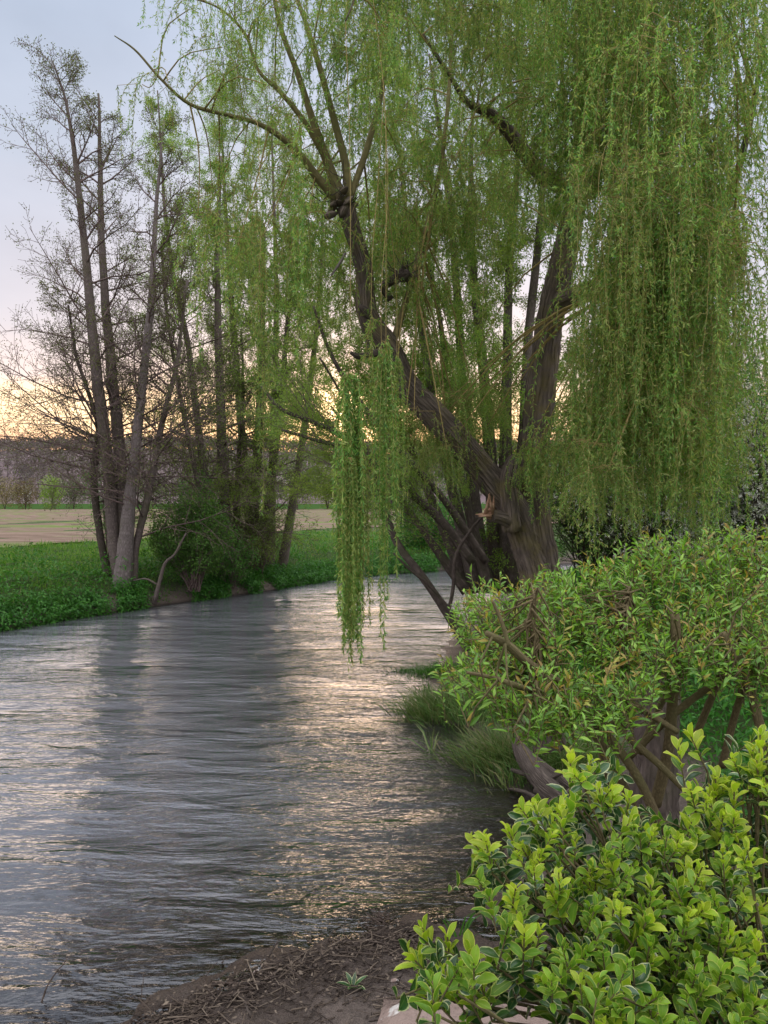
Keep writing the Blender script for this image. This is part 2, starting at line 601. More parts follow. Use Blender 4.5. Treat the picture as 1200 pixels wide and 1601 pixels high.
# ---- shrub leaves with a margin and a midrib (attribute uvp: x = edge 0..1, y = along)
def marginmat(name, inner, margin, rib, lo=0.62, trans=0.35, rough=0.35, spec=0.5, var=0.35):
    k = NT(name)
    at = k.n('ShaderNodeAttribute', attribute_name='uvp', attribute_type='GEOMETRY').outputs['Vector']
    sx = k.n('ShaderNodeSeparateXYZ', {0: at})
    geo = k.n('ShaderNodeNewGeometry')
    oi = k.n('ShaderNodeObjectInfo')
    r = k.math('FRACT', k.math('ADD', geo.outputs['Random Per Island'], oi.outputs['Random']))
    wob = k.math('MULTIPLY', k.math('SUBTRACT', k.noise(geo.outputs['Position'], 60, 2), 0.5), 0.5)
    e = k.math('ADD', sx.outputs[0], wob)
    base = k.ramp(r, [(i / (len(inner) - 1), c) for i, c in enumerate(inner)])
    vein = k.math('MULTIPLY_ADD', k.noise(k.mapping(geo.outputs['Position'], (1, 1, 1)), 220, 2), 0.5, 0.75)
    base = k.mix(0.5, base, k.n('ShaderNodeHueSaturation', {'Color': base, 'Value': vein}).outputs[0])
    base = k.n('ShaderNodeHueSaturation', {'Color': base, 'Value': k.math('MULTIPLY_ADD', k.math('FRACT', k.math('MULTIPLY', r, 7.31)), .5, .72)}).outputs[0]
    spot = k.ramp(k.noise(geo.outputs['Position'], 95, 3, .6), [(0.66, (0, 0, 0)), (0.72, (.7, .7, .7))])
    base = k.mix(spot, base, (0.22, 0.17, 0.05))
    mf = k.ramp(e, [(lo, (0, 0, 0)), (min(0.99, lo + 0.10), (1, 1, 1))])
    c = k.mix(mf, base, margin)
    c = k.mix(k.ramp(sx.outputs[0], [(0.0, (0.8,) * 3), (0.09, (0, 0, 0))]), c, rib)
    bs = k.n('ShaderNodeBsdfPrincipled', {'Base Color': c, 'Roughness': rough, 'Specular IOR Level': spec})
    tr = k.n('ShaderNodeBsdfTranslucent', {'Color': k.mix(1.0, c, (1.2, 1.25, 0.6), 'MULTIPLY')})
    mx = k.n('ShaderNodeMixShader', {0: trans, 1: bs.outputs[0], 2: tr.outputs[0]})
    return k.out(mx.outputs[0])


M['spindle_young'] = marginmat('spindle_young', [(0.25, 0.40, 0.02), (0.34, 0.48, 0.03), (0.44, 0.54, 0.05)], (0.58, 0.60, 0.12), (0.38, 0.48, 0.06), 0.78, 0.45, 0.42, 0.35)
M['spindle_mid'] = marginmat('spindle_mid', [(0.08, 0.19, 0.015), (0.14, 0.28, 0.02), (0.22, 0.36, 0.025)], (0.42, 0.48, 0.10), (0.27, 0.38, 0.05), 0.80, 0.38, 0.42, 0.35)
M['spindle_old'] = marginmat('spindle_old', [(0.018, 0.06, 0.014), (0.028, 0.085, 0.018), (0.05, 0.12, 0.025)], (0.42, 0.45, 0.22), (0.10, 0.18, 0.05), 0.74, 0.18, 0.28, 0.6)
M['salix_green'] = marginmat('salix_green', [(0.10, 0.24, 0.03), (0.18, 0.37, 0.04), (0.30, 0.49, 0.06)], (0.24, 0.36, 0.07), (0.26, 0.34, 0.10), 0.93, 0.35)
M['salix_bronze'] = marginmat('salix_bronze', [(0.32, 0.20, 0.05), (0.38, 0.30, 0.06), (0.33, 0.38, 0.06)], (0.30, 0.28, 0.06), (0.40, 0.33, 0.10), 0.93, 0.38)

# ---- water
k = NT('river_water')
pos = k.pos()
w0 = k.noise(k.mapping(pos, (0.35, 1.2, 1), (0, 0, 0.05)), 1.1, 3, 0.5, 0.3)
w1 = k.noise(k.mapping(pos, (0.9, 2.4, 1), (0, 0, 0.10)), 1.15, 4, 0.55, 0.5)
w2 = k.noise(k.mapping(pos, (0.8, 3.0, 1), (0, 0, -0.16)), 4.6, 3, 0.5, 0.25)
w3 = k.noise(k.mapping(pos, (0.8, 2.6, 1), (0, 0, 0.12)), 13.0, 2, 0.5)
patchn = k.math('MULTIPLY_ADD', k.noise(k.mapping(pos, (0.30, 0.42, 1), (0, 0, 0.35)), 1.1, 3), 2.4, -0.70, clamp=True)
patchn = k.math('MULTIPLY_ADD', patchn, 1.7, 0.10)
hh = k.math('ADD', k.math('MULTIPLY', w1, 0.085), k.math('ADD', k.math('MULTIPLY', w2, 0.017), k.math('MULTIPLY', w3, 0.0030)))
hh = k.math('ADD', k.math('MULTIPLY', hh, patchn), k.math('MULTIPLY', w0, 0.10))
nb = k.bump(hh, 1.0)
fr = k.n('ShaderNodeFresnel', {'IOR': 1.8, 'Normal': nb})
gls = k.n('ShaderNodeBsdfGlossy', {'Color': (0.95, 0.96, 1.0), 'Roughness': 0.04, 'Normal': nb})
tr = k.n('ShaderNodeBsdfTransparent', {'Color': (0.80, 0.76, 0.66)})
silt_sheen = k.n('ShaderNodeBsdfDiffuse', {'Color': (0.20, 0.205, 0.225), 'Normal': nb})  # silty murk; its blue grey also stands in for reflected sky
dpt = k.n('ShaderNodeSeparateXYZ', {0: k.n('ShaderNodeAttribute', attribute_name='uvp', attribute_type='GEOMETRY').outputs['Vector']}).outputs[0]
body = k.n('ShaderNodeMixShader', {0: k.math('MULTIPLY', dpt, 0.55), 1: tr.outputs[0], 2: silt_sheen.outputs[0]})
mx = k.n('ShaderNodeMixShader', {0: fr.outputs[0], 1: body.outputs[0], 2: gls.outputs[0]})
M['water'] = k.out(mx.outputs[0])

# ---- ground: mud and silt near the river, grass green away from it
k = NT('bank_ground')
pos = k.pos()
sp = k.n('ShaderNodeSeparateXYZ', {0: pos})
n1 = k.noise(pos, 1.3, 5, 0.6)
n2 = k.noise(pos, 14, 5, 0.65)
n3 = k.noise(pos, 60, 3, 0.6)
mud = k.mix(n2, (0.065, 0.052, 0.044), (0.27, 0.21, 0.175))
mud = k.mix(k.ramp(n3, [(0.5, (0, 0, 0)), (0.72, (1, 1, 1))]), mud, (0.20, 0.16, 0.13))
grs = k.mix(n2, (0.035, 0.055, 0.012), (0.07, 0.12, 0.025))
peb = k.n('ShaderNodeTexVoronoi', {'Vector': pos, 'Scale': 22.0})
gravel = k.mix(k.math('MULTIPLY', peb.outputs['Distance'], 1.3, clamp=True),
               k.mix(0.30, (0.30, 0.24, 0.18), peb.outputs['Color']), (0.05, 0.045, 0.035))
gravel = k.mix(0.45, gravel, (0.17, 0.125, 0.09))
z = sp.outputs[2]
under = k.math('MULTIPLY_ADD', z, -8.0, -0.3, clamp=True)
up = k.math('MULTIPLY', k.math('SUBTRACT', k.math('MULTIPLY_ADD', n1, 0.25, z), 0.42), 4.0, clamp=True)
wet = k.math('SUBTRACT', 1.0, k.math('MULTIPLY', z, 14.0, clamp=True))
mud = k.mix(k.math('MULTIPLY', wet, 0.85, clamp=True), mud, (0.045, 0.03, 0.022))
c = k.mix(up, k.mix(under, mud, gravel), grs)
rg = k.math('MULTIPLY_ADD', wet, -0.5, 0.9, clamp=True)
bs = k.n('ShaderNodeBsdfPrincipled', {'Base Color': c, 'Roughness': rg, 'Specular IOR Level': 0.3,
         'Normal': k.bump(k.math('ADD', n2, k.math('MULTIPLY', n3, 0.6)), 0.09)})
M['ground'] = k.out(bs.outputs[0])

k = NT('ploughed_field')
pos = k.pos()
n1 = k.noise(k.mapping(pos, (0.05, 0.22, 1), (0, 0, -0.35)), 1.0, 4, 0.6)
n2 = k.noise(pos, 2.2, 5, 0.7)
c = k.mix(n2, (0.17, 0.12, 0.09), (0.34, 0.255, 0.20))
wv = k.noise(k.mapping(pos, (0.02, 0.9, 1), (0, 0, -0.35)), 1.0, 3, 0.7)
c = k.mix(k.ramp(wv, [(0.42, (0, 0, 0)), (0.6, (.7, .7, .7))]), c, (0.12, 0.085, 0.065))
c = k.mix(k.ramp(n1, [(0.5, (0, 0, 0)), (0.62, (0.75,) * 3)]), c, (0.13, 0.21, 0.05))
bs = k.n('ShaderNodeBsdfPrincipled', {'Base Color': c, 'Roughness': 1.0, 'Specular IOR Level': 0.0, 'Normal': k.bump(n2, 0.15)})
M['field'] = k.out(bs.outputs[0])

k = NT('hill_ground')
pos = k.pos()
c = k.mix(k.noise(pos, 0.05, 4), (0.16, 0.12, 0.13), (0.24, 0.19, 0.18))
M['hill'] = k.out(k.n('ShaderNodeBsdfPrincipled', {'Base Color': c, 'Roughness': 1.0, 'Specular IOR Level': 0.0}).outputs[0])

k = NT('meadow')
pos = k.pos()
c = k.mix(k.noise(pos, 0.3, 5), (0.03, 0.07, 0.02), (0.06, 0.11, 0.03))
M['meadow'] = k.out(k.n('ShaderNodeBsdfPrincipled', {'Base Color': c, 'Roughness': 1.0, 'Specular IOR Level': 0.0}).outputs[0])

k = NT('stone')
pos = k.pos()
n1 = k.noise(pos, 9, 6, 0.65)
n2 = k.noise(pos, 45, 4, 0.6)
c = k.mix(n1, (0.16, 0.115, 0.095), (0.36, 0.27, 0.23))
lich = k.ramp(k.noise(k.mapping(pos, (1, 1, 1), loc=(4, 2, 1)), 7, 4, 0.6), [(0.57, (0, 0, 0)), (0.64, (1, 1, 1))])
c = k.mix(k.math('MULTIPLY', lich, 0.8), c, (0.62, 0.60, 0.56))
c = k.mix(k.ramp(n2, [(0.3, (0.6,) * 3), (0.45, (0, 0, 0))]), c, (0.08, 0.07, 0.05))
M['stone'] = k.out(k.n('ShaderNodeBsdfPrincipled', {'Base Color': c, 'Roughness': 0.9, 'Specular IOR Level': 0.2, 'Normal': k.bump(k.math('ADD', n1, n2), 0.012)}).outputs[0])

# ---------------------------------------------------------------- the setting: river banks and bed
farbank = np.array([(-60, -2), (-30, 7), (-14, 14.3), (-9, 18.1), (-7.4, 21.0), (-5.8, 23.6), (-4.3, 25.6), (-2, 30.0), (0, 32.2), (2.8, 34.0), (7, 36.5), (14, 40.5), (30, 47), (60, 55)], float)
nearbank = np.array([(-60, -30), (-12, 0.5), (-4, 3.2), (-1.5, 4.4), (-.68, 5.05), (0, 5.4), (.6, 5.75), (1.2, 6.6), (1.6, 7.7), (1.25, 8.7), (1.25, 9.8), (.75, 10.7), (.85, 11.7), (1.0, 12.6), (.55, 13.6), (1.1, 14.6), (1.4, 16.4), (2.0, 20), (3.6, 25), (7, 29.5), (14, 34), (30, 40), (60, 47)], float)


def pdist(x, y, pl):
    p = np.stack([x, y], -1)
    best = np.full(x.shape, 1e9)
    for a, b in zip(pl[:-1], pl[1:]):
        d = b - a
        t = np.clip(((p - a) @ d) / (d @ d), 0, 1)
        q = a + t[..., None] * d
        best = np.minimum(best, np.hypot(*(np.moveaxis(p - q, -1, 0))))
    return best


def inpoly(x, y, poly):
    ins = np.zeros(x.shape, bool)
    n = len(poly)
    for i in range(n):
        x0, y0 = poly[i]
        x1, y1 = poly[(i + 1) % n]
        c = ((y0 > y) != (y1 > y)) & (x < (x1 - x0) * (y - y0) / (y1 - y0 + 1e-12) + x0)
        ins ^= c
    return ins


river_poly = np.vstack([farbank, nearbank[::-1]])


def ground(x, y):
    x, y = np.asarray(x, float), np.asarray(y, float)
    jx = x + 0.22 * fbm(x * 1.1, y * 1.1, 3)
    jy = y + 0.22 * fbm(x * 1.1 + 9, y * 1.1 + 4, 3)
    df, dn = pdist(jx, jy, farbank), pdist(jx, jy, nearbank)
    ins = inpoly(jx, jy, river_poly)
    d = np.minimum(df, dn)
    bed = -np.interp(dn, [0, .5, 2, 6], [0, .05, .22, .6])
    bed = np.maximum(bed, -np.interp(df, [0, .3, 2], [0, .2, .7]))
    zf = np.interp(df, [0, .25, .9, 2.2, 5], [0, .28, .62, .9, 1.0])
    zn = np.interp(dn, [0, .5, 1.2, 1.9, 3.2, 5], [0, .05, .14, .55, 1.0, 1.2])
    # the low muddy shore in front
    lowm = np.clip((6.2 - y) / 0.8, 0, 1)
    zn2 = np.interp(dn, [0, .5, 1.4, 3, 5], [0, .022, .10, .55, 1.2])
    zn = zn * (1 - lowm) + zn2 * lowm
    z = np.where(ins, bed, np.where(df < dn, zf, zn))
    amp = np.where(ins, 0.03, np.clip(d * 0.12, 0.012, 0.12))
    return z + amp * fbm(x * 1.3, y * 1.3, 4) + np.where(ins, .012, .034) * fbm(x * 5, y * 6, 5)


xs = np.concatenate([-np.geomspace(900, 14.5, 36), np.arange(-14, -2.6, .13), np.arange(-2.55, 1.9, .045), np.arange(1.95, 10, .13), np.geomspace(10.4, 900, 36)])
ys = np.concatenate([[-60, -30, -15, -8, -4, -2, 0, 1, 2], np.arange(2.6, 3.9, .14), np.arange(3.95, 6.5, .045), np.arange(6.55, 42, .14), np.geomspace(42.6, 1200, 50)])
X, Y_ = np.meshgrid(xs, ys)
Z = ground(X, Y_)
g = Geo()
idx = np.arange(X.size).reshape(X.shape)
q = np.stack([idx[:-1, :-1], idx[:-1, 1:], idx[1:, 1:], idx[1:, :-1]], -1).reshape(-1, 4)
g.add(np.stack([X, Y_, Z], -1).reshape(-1, 3), q)
ter = g.obj('ground', M['ground'], smooth=True)
tag(ter, 'muddy river bed and green river banks', 'ground', kind='structure')
del ter['category']

# the field beyond the far bank: one sheet a few centimetres above the ground
edge = [(-120, 8), (-40, 24), (-16.5, 33.5), (-6, 54), (10, 68), (60, 90), (300, 130)]
ex = np.array(edge)
g = Geo()
xx = np.concatenate([np.linspace(-120, 60, 140), np.geomspace(62, 300, 20)])
near = np.interp(xx, ex[:, 0], ex[:, 1]) + 1.2 * fbm(xx * 0.3, xx * 0 + 3, 3)
rows = []
for t in np.linspace(0, 1, 24) ** 2.2:
    yy = near + (215 - near) * t
    rows.append(np.stack([xx, yy, ground(xx, yy) + 0.06 + 0.05 * fbm(xx, yy, 2)], -1))
R = np.stack(rows)
n0, n1_ = R.shape[:2]
idx = np.arange(n0 * n1_).reshape(n0, n1_)
q = np.stack([idx[:-1, :-1], idx[:-1, 1:], idx[1:, 1:], idx[1:, :-1]], -1).reshape(-1, 4)
g.add(R.reshape(-1, 3), q)
o = g.obj('field', M['field'], smooth=True)
o['kind'] = 'structure'
o['label'] = 'bare pinkish brown ploughed field with thin green strips'

# green verge behind the field
g = Geo()
xx = np.linspace(-400, 400, 60)
rows = [np.stack([xx, xx * 0 + yv, ground(xx, xx * 0 + yv) + zo], -1) for yv, zo in ((213, .06), (220, .15), (300, .5), (420, 1.2))]
R = np.stack(rows)
idx = np.arange(R.shape[0] * R.shape[1]).reshape(R.shape[:2])
q = np.stack([idx[:-1, :-1], idx[:-1, 1:], idx[1:, 1:], idx[1:, :-1]], -1).reshape(-1, 4)
g.add(R.reshape(-1, 3), q)
o = g.obj('meadow', M['meadow'], smooth=True)
o['kind'] = 'structure'

# hill
g = Geo()
hx = np.linspace(-900, 1100, 90)
hy = np.linspace(380, 1000, 40)
HX, HY = np.meshgrid(hx, hy)


def hillz(x, y):
    t = np.clip((y - 390) / 240, 0, 1)
    ridge = 44 + 5 * fbm(x * 0.006 + 2, x * 0 + 1, 3) - 0.006 * (x + 280)
    return 1.5 + ridge * (t * t * (3 - 2 * t)) + 3 * fbm(x * 0.012, y * 0.012, 3) * t


HZ = hillz(HX, HY)
idx = np.arange(HX.size).reshape(HX.shape)
q = np.stack([idx[:-1, :-1], idx[:-1, 1:], idx[1:, 1:], idx[1:, :-1]], -1).reshape(-1, 4)
g.add(np.stack([HX, HY, HZ], -1).reshape(-1, 3), q)
o = g.obj('hill', M['hill'], smooth=True)
o['kind'] = 'structure'

# woods on the hill: one far-off mass of bare trees
r2 = np.random.default_rng(11)
nt = 2600
tx = r2.uniform(-420, 260, nt)
ty = 395 + 270 * r2.random(nt) ** 0.8
tz = hillz(tx, ty)
g = Geo()
th_ = r2.uniform(7, 13, nt)
tw = r2.uniform(2.6, 5.0, nt)
kk = 70
D = rdir(nt * kk, r2).reshape(nt, kk, 3)
rad = r2.random((nt, kk)) ** 0.4
c = np.stack([tx, ty, tz + th_ * 0.62], -1)[:, None, :] + D * rad[..., None] * np.stack([tw, tw, th_ * 0.42], -1)[:, None, :]
c = c.reshape(-1, 3)
dd = nrm(rdir(len(c), r2) + np.array([0, 0, 0.9]))
leaves(g, c, dd, rdir(len(c), r2), r2.uniform(1.0, 2.6, len(c)), r2.uniform(.25, .8, len(c)))
segs(g, np.stack([tx, ty, tz - 1], -1), np.stack([tx, ty, tz + th_ * .8], -1), np.full(nt, .22), np.full(nt, .06))
o = g.obj('woods', M['wood_twigs'])
o['kind'] = 'stuff'
o['label'] = 'bare purple brown woods covering the hill behind the field'

# water sheet (finer towards the camera; it carries the depth of the water under it)
g = Geo()
yy = np.concatenate([np.arange(-30, 2.5, 2.0), np.arange(2.5, 42, .25), np.arange(42, 62, 1.5)])
xx = np.concatenate([np.arange(-62, -14, 1.5), np.arange(-14, 6, .25), np.arange(6, 64, 1.5)])
X, Y_ = np.meshgrid(xx, yy)
idx = np.arange(X.size).reshape(X.shape)
q = np.stack([idx[:-1, :-1], idx[:-1, 1:], idx[1:, 1:], idx[1:, :-1]], -1).reshape(-1, 4)
keep = inpoly(X, Y_, river_poly) | (pdist(X, Y_, river_poly) < 2.5)
kq = keep.reshape(-1)[q].all(1)
dep = np.clip(-ground(X, Y_) / .38, 0, 1)
g.add(np.stack([X, Y_, X * 0], -1).reshape(-1, 3), q[kq], None, np.stack([dep, dep * 0 + .5], -1).reshape(-1, 2))
o = g.obj('river', M['water'], smooth=True)
o['kind'] = 'structure'
o['label'] = 'rippled grey river reflecting the evening sky'

# ---------------------------------------------------------------- trees: growth
def grow(S, Lf, start, d, length, r, level, r_, curve=0.0, sub=(8, 6), ang=0.9, leafp=0.0, wig=0.12, ratio=0.45, minr=0.003, nseg=None):
    """adds pieces to S (list of A,B,ra,rb) and leaf seats to Lf"""
    n = nseg or max(2, int(4 if level else 6))
    p = np.array(start, float)
    d = np.array(d, float)
    d /= np.linalg.norm(d)
    pts = [p]
    dirs = [d]
    for i in range(n):
        d = d + np.array([0, 0, curve / n]) + r_.normal(size=3) * wig
        d /= np.linalg.norm(d)
        p = p + d * length / n
        pts.append(p)
        dirs.append(d)
    rr = [max(minr, r * (1 - 0.8 * i / n)) for i in range(n + 1)]
    for i in range(n):
        S.append((pts[i], pts[i + 1], rr[i], rr[i + 1]))
    if level > 0:
        m = sub[0] if level > 1 or len(sub) == 1 else sub[-1]
        for j in range(m):
            t = (0.15 + 0.85 * (j + r_.random()) / m)
            f = t * n
            i = min(n - 1, int(f))
            q_ = pts[i] + (pts[i + 1] - pts[i]) * (f - i)
            dd_ = dirs[i]
            perp = r_.normal(size=3)
            perp -= perp @ dd_ * dd_
            perp /= np.linalg.norm(perp) + 1e-9
            a = ang * r_.uniform(0.7, 1.25)
            nd = dd_ * math.cos(a) + perp * math.sin(a)
            grow(S, Lf, q_, nd, length * ratio * (1.15 - 0.55 * t) * r_.uniform(.7, 1.2), max(minr, rr[i] * 0.55), level - 1, r_, curve, sub, ang, leafp, wig, ratio, minr)
    if leafp > 0 and level <= 1:
        for i in range(n):
            if r_.random() < leafp:
                Lf.append((pts[i + 1], dirs[i + 1]))


def to_geo(S, seg=3):
    g = Geo()
    A = np.array([s[0] for s in S])
    B = np.array([s[1] for s in S])
    segs(g, A, B, [s[2] for s in S], [s[3] for s in S], seg)
    return g


def seat_leaves(g, Lf, per, L, W, r_, spread=0.12):
    if not Lf:
        return
    p = np.repeat(np.array([a for a, b in Lf]), per, 0)
    d = np.repeat(np.array([b for a, b in Lf]), per, 0)
    n = len(p)
    p = p + r_.normal(size=(n, 3)) * spread
    dd = nrm(d * 0.5 + r_.normal(size=(n, 3)))
    leaves(g, p, dd, rdir(n, r_), r_.uniform(*L, n), r_.uniform(*W, n))


def stem_path(pts, n=26):
    """pts: (px, py, Y, width_px) -> path and radii"""
    p = np.array([np.append(P(a, b, y), w / F * y / 2) for a, b, y, w in pts])
    s = spline(p, n)
    return s[:, :3], np.maximum(s[:, 3], 0.004)


# ---- alders on the far bank
def alder(label, loc, stems, seed, bark='alder_bark', nb=26, leafcol='alder_leaf', blen=(1.6, 3.2), leafp=0.3, from_t=0.22, per=3, left_bias=0.0, group=None, leafsz=(.035, .065)):
    r_ = np.random.default_rng(seed)
    t = thing('alder_tree', label, 'tree', loc, group)
    LfAll = []
    for si, (pts, bk) in enumerate(stems):
        path, rad = stem_path(pts, 34)
        path = path + np.concatenate([[np.zeros(3)], np.cumsum(r_.normal(size=(33, 3)) * 0.008, 0)])
        g = Geo()
        tube(g, path, rad, 12, rough=0.10)
        g.obj('trunk', M[bk], t, smooth=True)
        L = len(path)
        hgt = path[-1][2] - path[0][2]
        cnt = int(nb * min(1.0, hgt / 12.0))
        for b in range(cnt):
            f = from_t + (1 - from_t) * (b + r_.random()) / cnt
            i = min(L - 2, int(f * (L - 1)))
            az = r_.uniform(0, 2 * math.pi)
            out = np.array([math.cos(az) - left_bias * r_.random(), math.sin(az) * 0.8, 0])
            out /= np.linalg.norm(out)
            up = 0.15 + 1.1 * f * f
            d = out + np.array([0, 0, up])
            ln = r_.uniform(*blen) * (1.15 - 0.92 * max(0, f - 0.35) / 0.65) * (0.55 + 0.45 * min(1, f / 0.4))
            S, Lf = [], []
            grow(S, Lf, path[i], d, ln, min(rad[i] * 0.5, 0.035), 2, r_, curve=0.15, sub=(11, 6), ang=0.85, leafp=leafp, wig=0.14, ratio=0.45, minr=0.005)
            to_geo(S).obj('branch', M['alder_twig'], t)
            LfAll += Lf
    g = Geo()
    seat_leaves(g, LfAll, per, leafsz, (leafsz[0] * .6, leafsz[1] * .6), r_, 0.07)
    if g.n:
        g.obj('foliage', M[leafcol], t, kind='stuff')
    return t


YA = 22.5
alder('tall bare alder clump with five grey trunks at the left of the far bank', P(190, 950, YA), [
    ([(195, 950, YA, 25.2), (178, 860, YA, 18.5), (168, 730, YA, 18.5), (152, 600, YA - .3, 16.8), (138, 450, YA - .5, 13.4), (124, 300, YA - .7, 9.2), (108, 180, YA - .9, 5.0), (85, 100, YA - 1, 2.0)], 'alder_bark'),
    ([(200, 945, YA + .2, 25.2), (192, 850, YA + .2, 20.2), (186, 720, YA + .4, 18.5), (172, 580, YA + .5, 16.0), (161, 430, YA + .6, 11.8), (158, 280, YA + .8, 7.6), (155, 150, YA + 1, 3.0)], 'alder_bark'),
    ([(186, 955, YA - .3, 35.3), (193, 860, YA - .3, 25.2), (203, 750, YA - .3, 16.8), (216, 640, YA - .2, 14.3), (232, 480, YA, 10.9), (243, 330, YA + .2, 6.7), (256, 190, YA + .3, 3.0)], 'alder_pale'),
    ([(205, 950, YA - .1, 16.8), (212, 860, YA, 11.8), (235, 760, YA + .1, 10.9), (256, 650, YA + .2, 8.4), (276, 560, YA + .4, 5.9), (290, 440, YA + .5, 4.0)], 'alder_bark'),
    ([(170, 905, YA + .5, 11.8), (158, 850, YA + .5, 11.8), (148, 750, YA + .4, 10.9), (156, 680, YA + .3, 9.2), (150, 640, YA, 6.7), (125, 560, YA - .2, 5.0), (112, 480, YA - .4, 3.0)], 'dark_bark'),
], 21, nb=34, left_bias=0.55, leafp=0.30, per=2, from_t=.27, blen=(2.1, 4.1))
YB = 25.5
alder('slender alder clump leaning left with green buds, second clump along the far bank', P(350, 930, YB), [
    ([(352, 925, YB, 16.8), (330, 800, YB, 13.4), (312, 680, YB, 10.9), (296, 560, YB, 9.2), (272, 430, YB + .2, 6.7), (259, 330, YB + .3, 5.0), (248, 150, YB + .4, 2.0)], 'alder_bark'),
    ([(360, 925, YB + .2, 21.8), (352, 800, YB + .2, 17.6), (345, 650, YB + .2, 14.3), (341, 500, YB + .2, 10.9), (340, 380, YB + .2, 7.6), (346, 250, YB + .2, 4.0)], 'alder_bark'),
    ([(340, 925, YB - .2, 13.4), (318, 800, YB - .2, 9.2), (298, 700, YB - .2, 7.6), (280, 600, YB - .3, 5.9), (262, 480, YB - .4, 5.0), (255, 380, YB - .5, 3.0)], 'alder_bark'),
], 22, nb=26, leafp=0.4, per=5, leafcol='willow_leaf_back')
YC = 27.0
alder('dark multi stemmed alder on the far bank where the river narrows, third clump', P(395, 925, YC), [
    ([(388, 925, YC, 20.2), (396, 820, YC, 16.8), (404, 700, YC, 14.3), (409, 590, YC, 11.8), (412, 470, YC, 8.4), (414, 350, YC, 4.0)], 'dark_bark'),
    ([(398, 925, YC + .2, 18.5), (412, 820, YC + .3, 15.1), (428, 720, YC + .4, 12.6), (441, 610, YC + .5, 9.2), (452, 500, YC + .5, 5.9), (470, 400, YC + .6, 3.0)], 'dark_bark'),
    ([(380, 925, YC - .3, 16.8), (372, 830, YC - .3, 11.8), (376, 730, YC - .3, 8.4), (384, 620, YC - .4, 5.0), (380, 520, YC - .4, 3.0)], 'dark_bark'),
], 23, nb=26, leafp=0.45, per=5, leafcol='willow_leaf_back', from_t=0.12)


def bush(name, label, cat, center, size, seed, leafmat_, nst=26, leafn=9000, L=(.05, .09), W=(.02, .04), bark='alder_twig', blossom=0, bare=False, up=1.0, group=None, parts=True, hang=0):
    """rounded many-stemmed shrub: stems from the base, leaves seated along the twigs"""
    r_ = np.random.default_rng(seed)
    cx, cy_, cz = center
    w, d, h = size
    t = thing(name, label, cat, center, group)
    LfAll = []
    Sall = []
    for i in range(nst):
        az = r_.uniform(0, 2 * math.pi)
        k_ = r_.random() ** 0.5
        tgt = np.array([math.cos(az) * w / 2 * k_, math.sin(az) * d / 2 * k_, h * (1 - 0.45 * k_ * k_) * r_.uniform(.75, 1.0)])
        S, Lf = [], []
        st = np.array([cx + r_.normal() * w * .04, cy_ + r_.normal() * d * .04, cz])
        ln = np.linalg.norm(tgt)
        grow(S, Lf, st, tgt + np.array([0, 0, h * 0.1 * up]), ln, 0.006 * ln + 0.008, 2, r_, 0.05, (8, 6), 0.6, 0.9, 0.09, 0.40, 0.004)
        Sall += S
        LfAll += Lf
    to_geo(Sall).obj('stems', M[bark], t)
    if not bare and LfAll:
        g = Geo()
        per = max(1, int(leafn / len(LfAll)))
        seat_leaves(g, LfAll, per, L, W, r_, 0.10 * max(w, h) / 3)
        g.obj('foliage', M[leafmat_], t, kind='stuff')
    if blossom:
        g = Geo()
        ii = r_.integers(0, len(LfAll), blossom)
        cpos = np.array([LfAll[i][0] for i in ii]) + r_.normal(size=(blossom, 3)) * .05
        p = np.repeat(cpos, 7, 0) + r_.normal(size=(blossom * 7, 3)) * .022
        leaves(g, p, rdir(len(p), r_), rdir(len(p), r_), r_.uniform(.026, .044, len(p)), r_.uniform(.022, .036, len(p)))
        g.obj('blossom', M['blossom'], t, kind='stuff')
    return t


def gz_at(x, y):
    return float(ground(np.array([x]), np.array([y]))[0])


def gp(px, py, dz=0.0):
    """point on the ground seen at the pixel"""
    Y = 3.0
    for i in range(400):
        Y = Y * 1.01
        x, zz = (px - 600) / F * Y, H - (py - HOR) / F * Y
        if zz < gz_at(x, Y):
            break
    return np.array([x, Y, gz_at(x, Y) + dz])


bush('bush', 'leafy green bush spilling to the water between the first two alder clumps', 'bush', (-5.75, 23.4, .30), (2.6, 1.8, 3.1), 31, 'bush_leaf', 34, 24000, (.05, .10), (.03, .055))
bush('bush', 'twiggy bush with pale young leaves behind the leafy green bush', 'bush', (-5.6, 25.6, .7), (2.4, 2.0, 4.2), 32, 'willow_leaf_back', 13, 3000)
bush('bush', 'dark tangle of bare shoots round the foot of the third alder clump', 'bush', (-4.3, 26.6, .3), (2.4, 1.8, 3.2), 33, 'alder_leaf', 22, 1200, bark='alder_twig')
bush('bush', 'bare shoots leaning over the water at the foot of the second alder clump', 'bush', (-4.9, 25.0, .2), (1.8, 1.6, 2.0), 34, 'bush_leaf', 14, 2200)
bush('bush', 'low twiggy bush with sparse leaves left of the grey alder trunks', 'bush', (-8.4, 23.6, .9), (2.4, 1.6, 3.4), 35, 'bush_leaf', 9, 1800)
bush('bush', 'low dark green bushes at the far bend of the river under the willow', 'bush', (2.2, 36.0, .5), (5.5, 2.2, 2.4), 36, 'weed', 40, 16000, (.07, .13), (.04, .07))

# leaning bare branch at the bush
g = Geo()
pp, rr = stem_path([(240, 945, 22.0, 7), (250, 905, 22.0, 6), (258, 880, 22.0, 5.5), (272, 868, 21.9, 4.5), (282, 850, 21.9, 4), (291, 833, 21.9, 2)], 14)
tube(g, pp, rr, 6, .1)
pp, rr = stem_path([(246, 915, 22.0, 4), (228, 905, 22.0, 3), (208, 908, 22.0, 1.5)], 6)
tube(g, pp, rr, 5)
o = g.obj('dead_branch', M['alder_bark'], smooth=True)
tag(o, 'forked grey dead branch leaning out of the leafy green bush', 'branch')

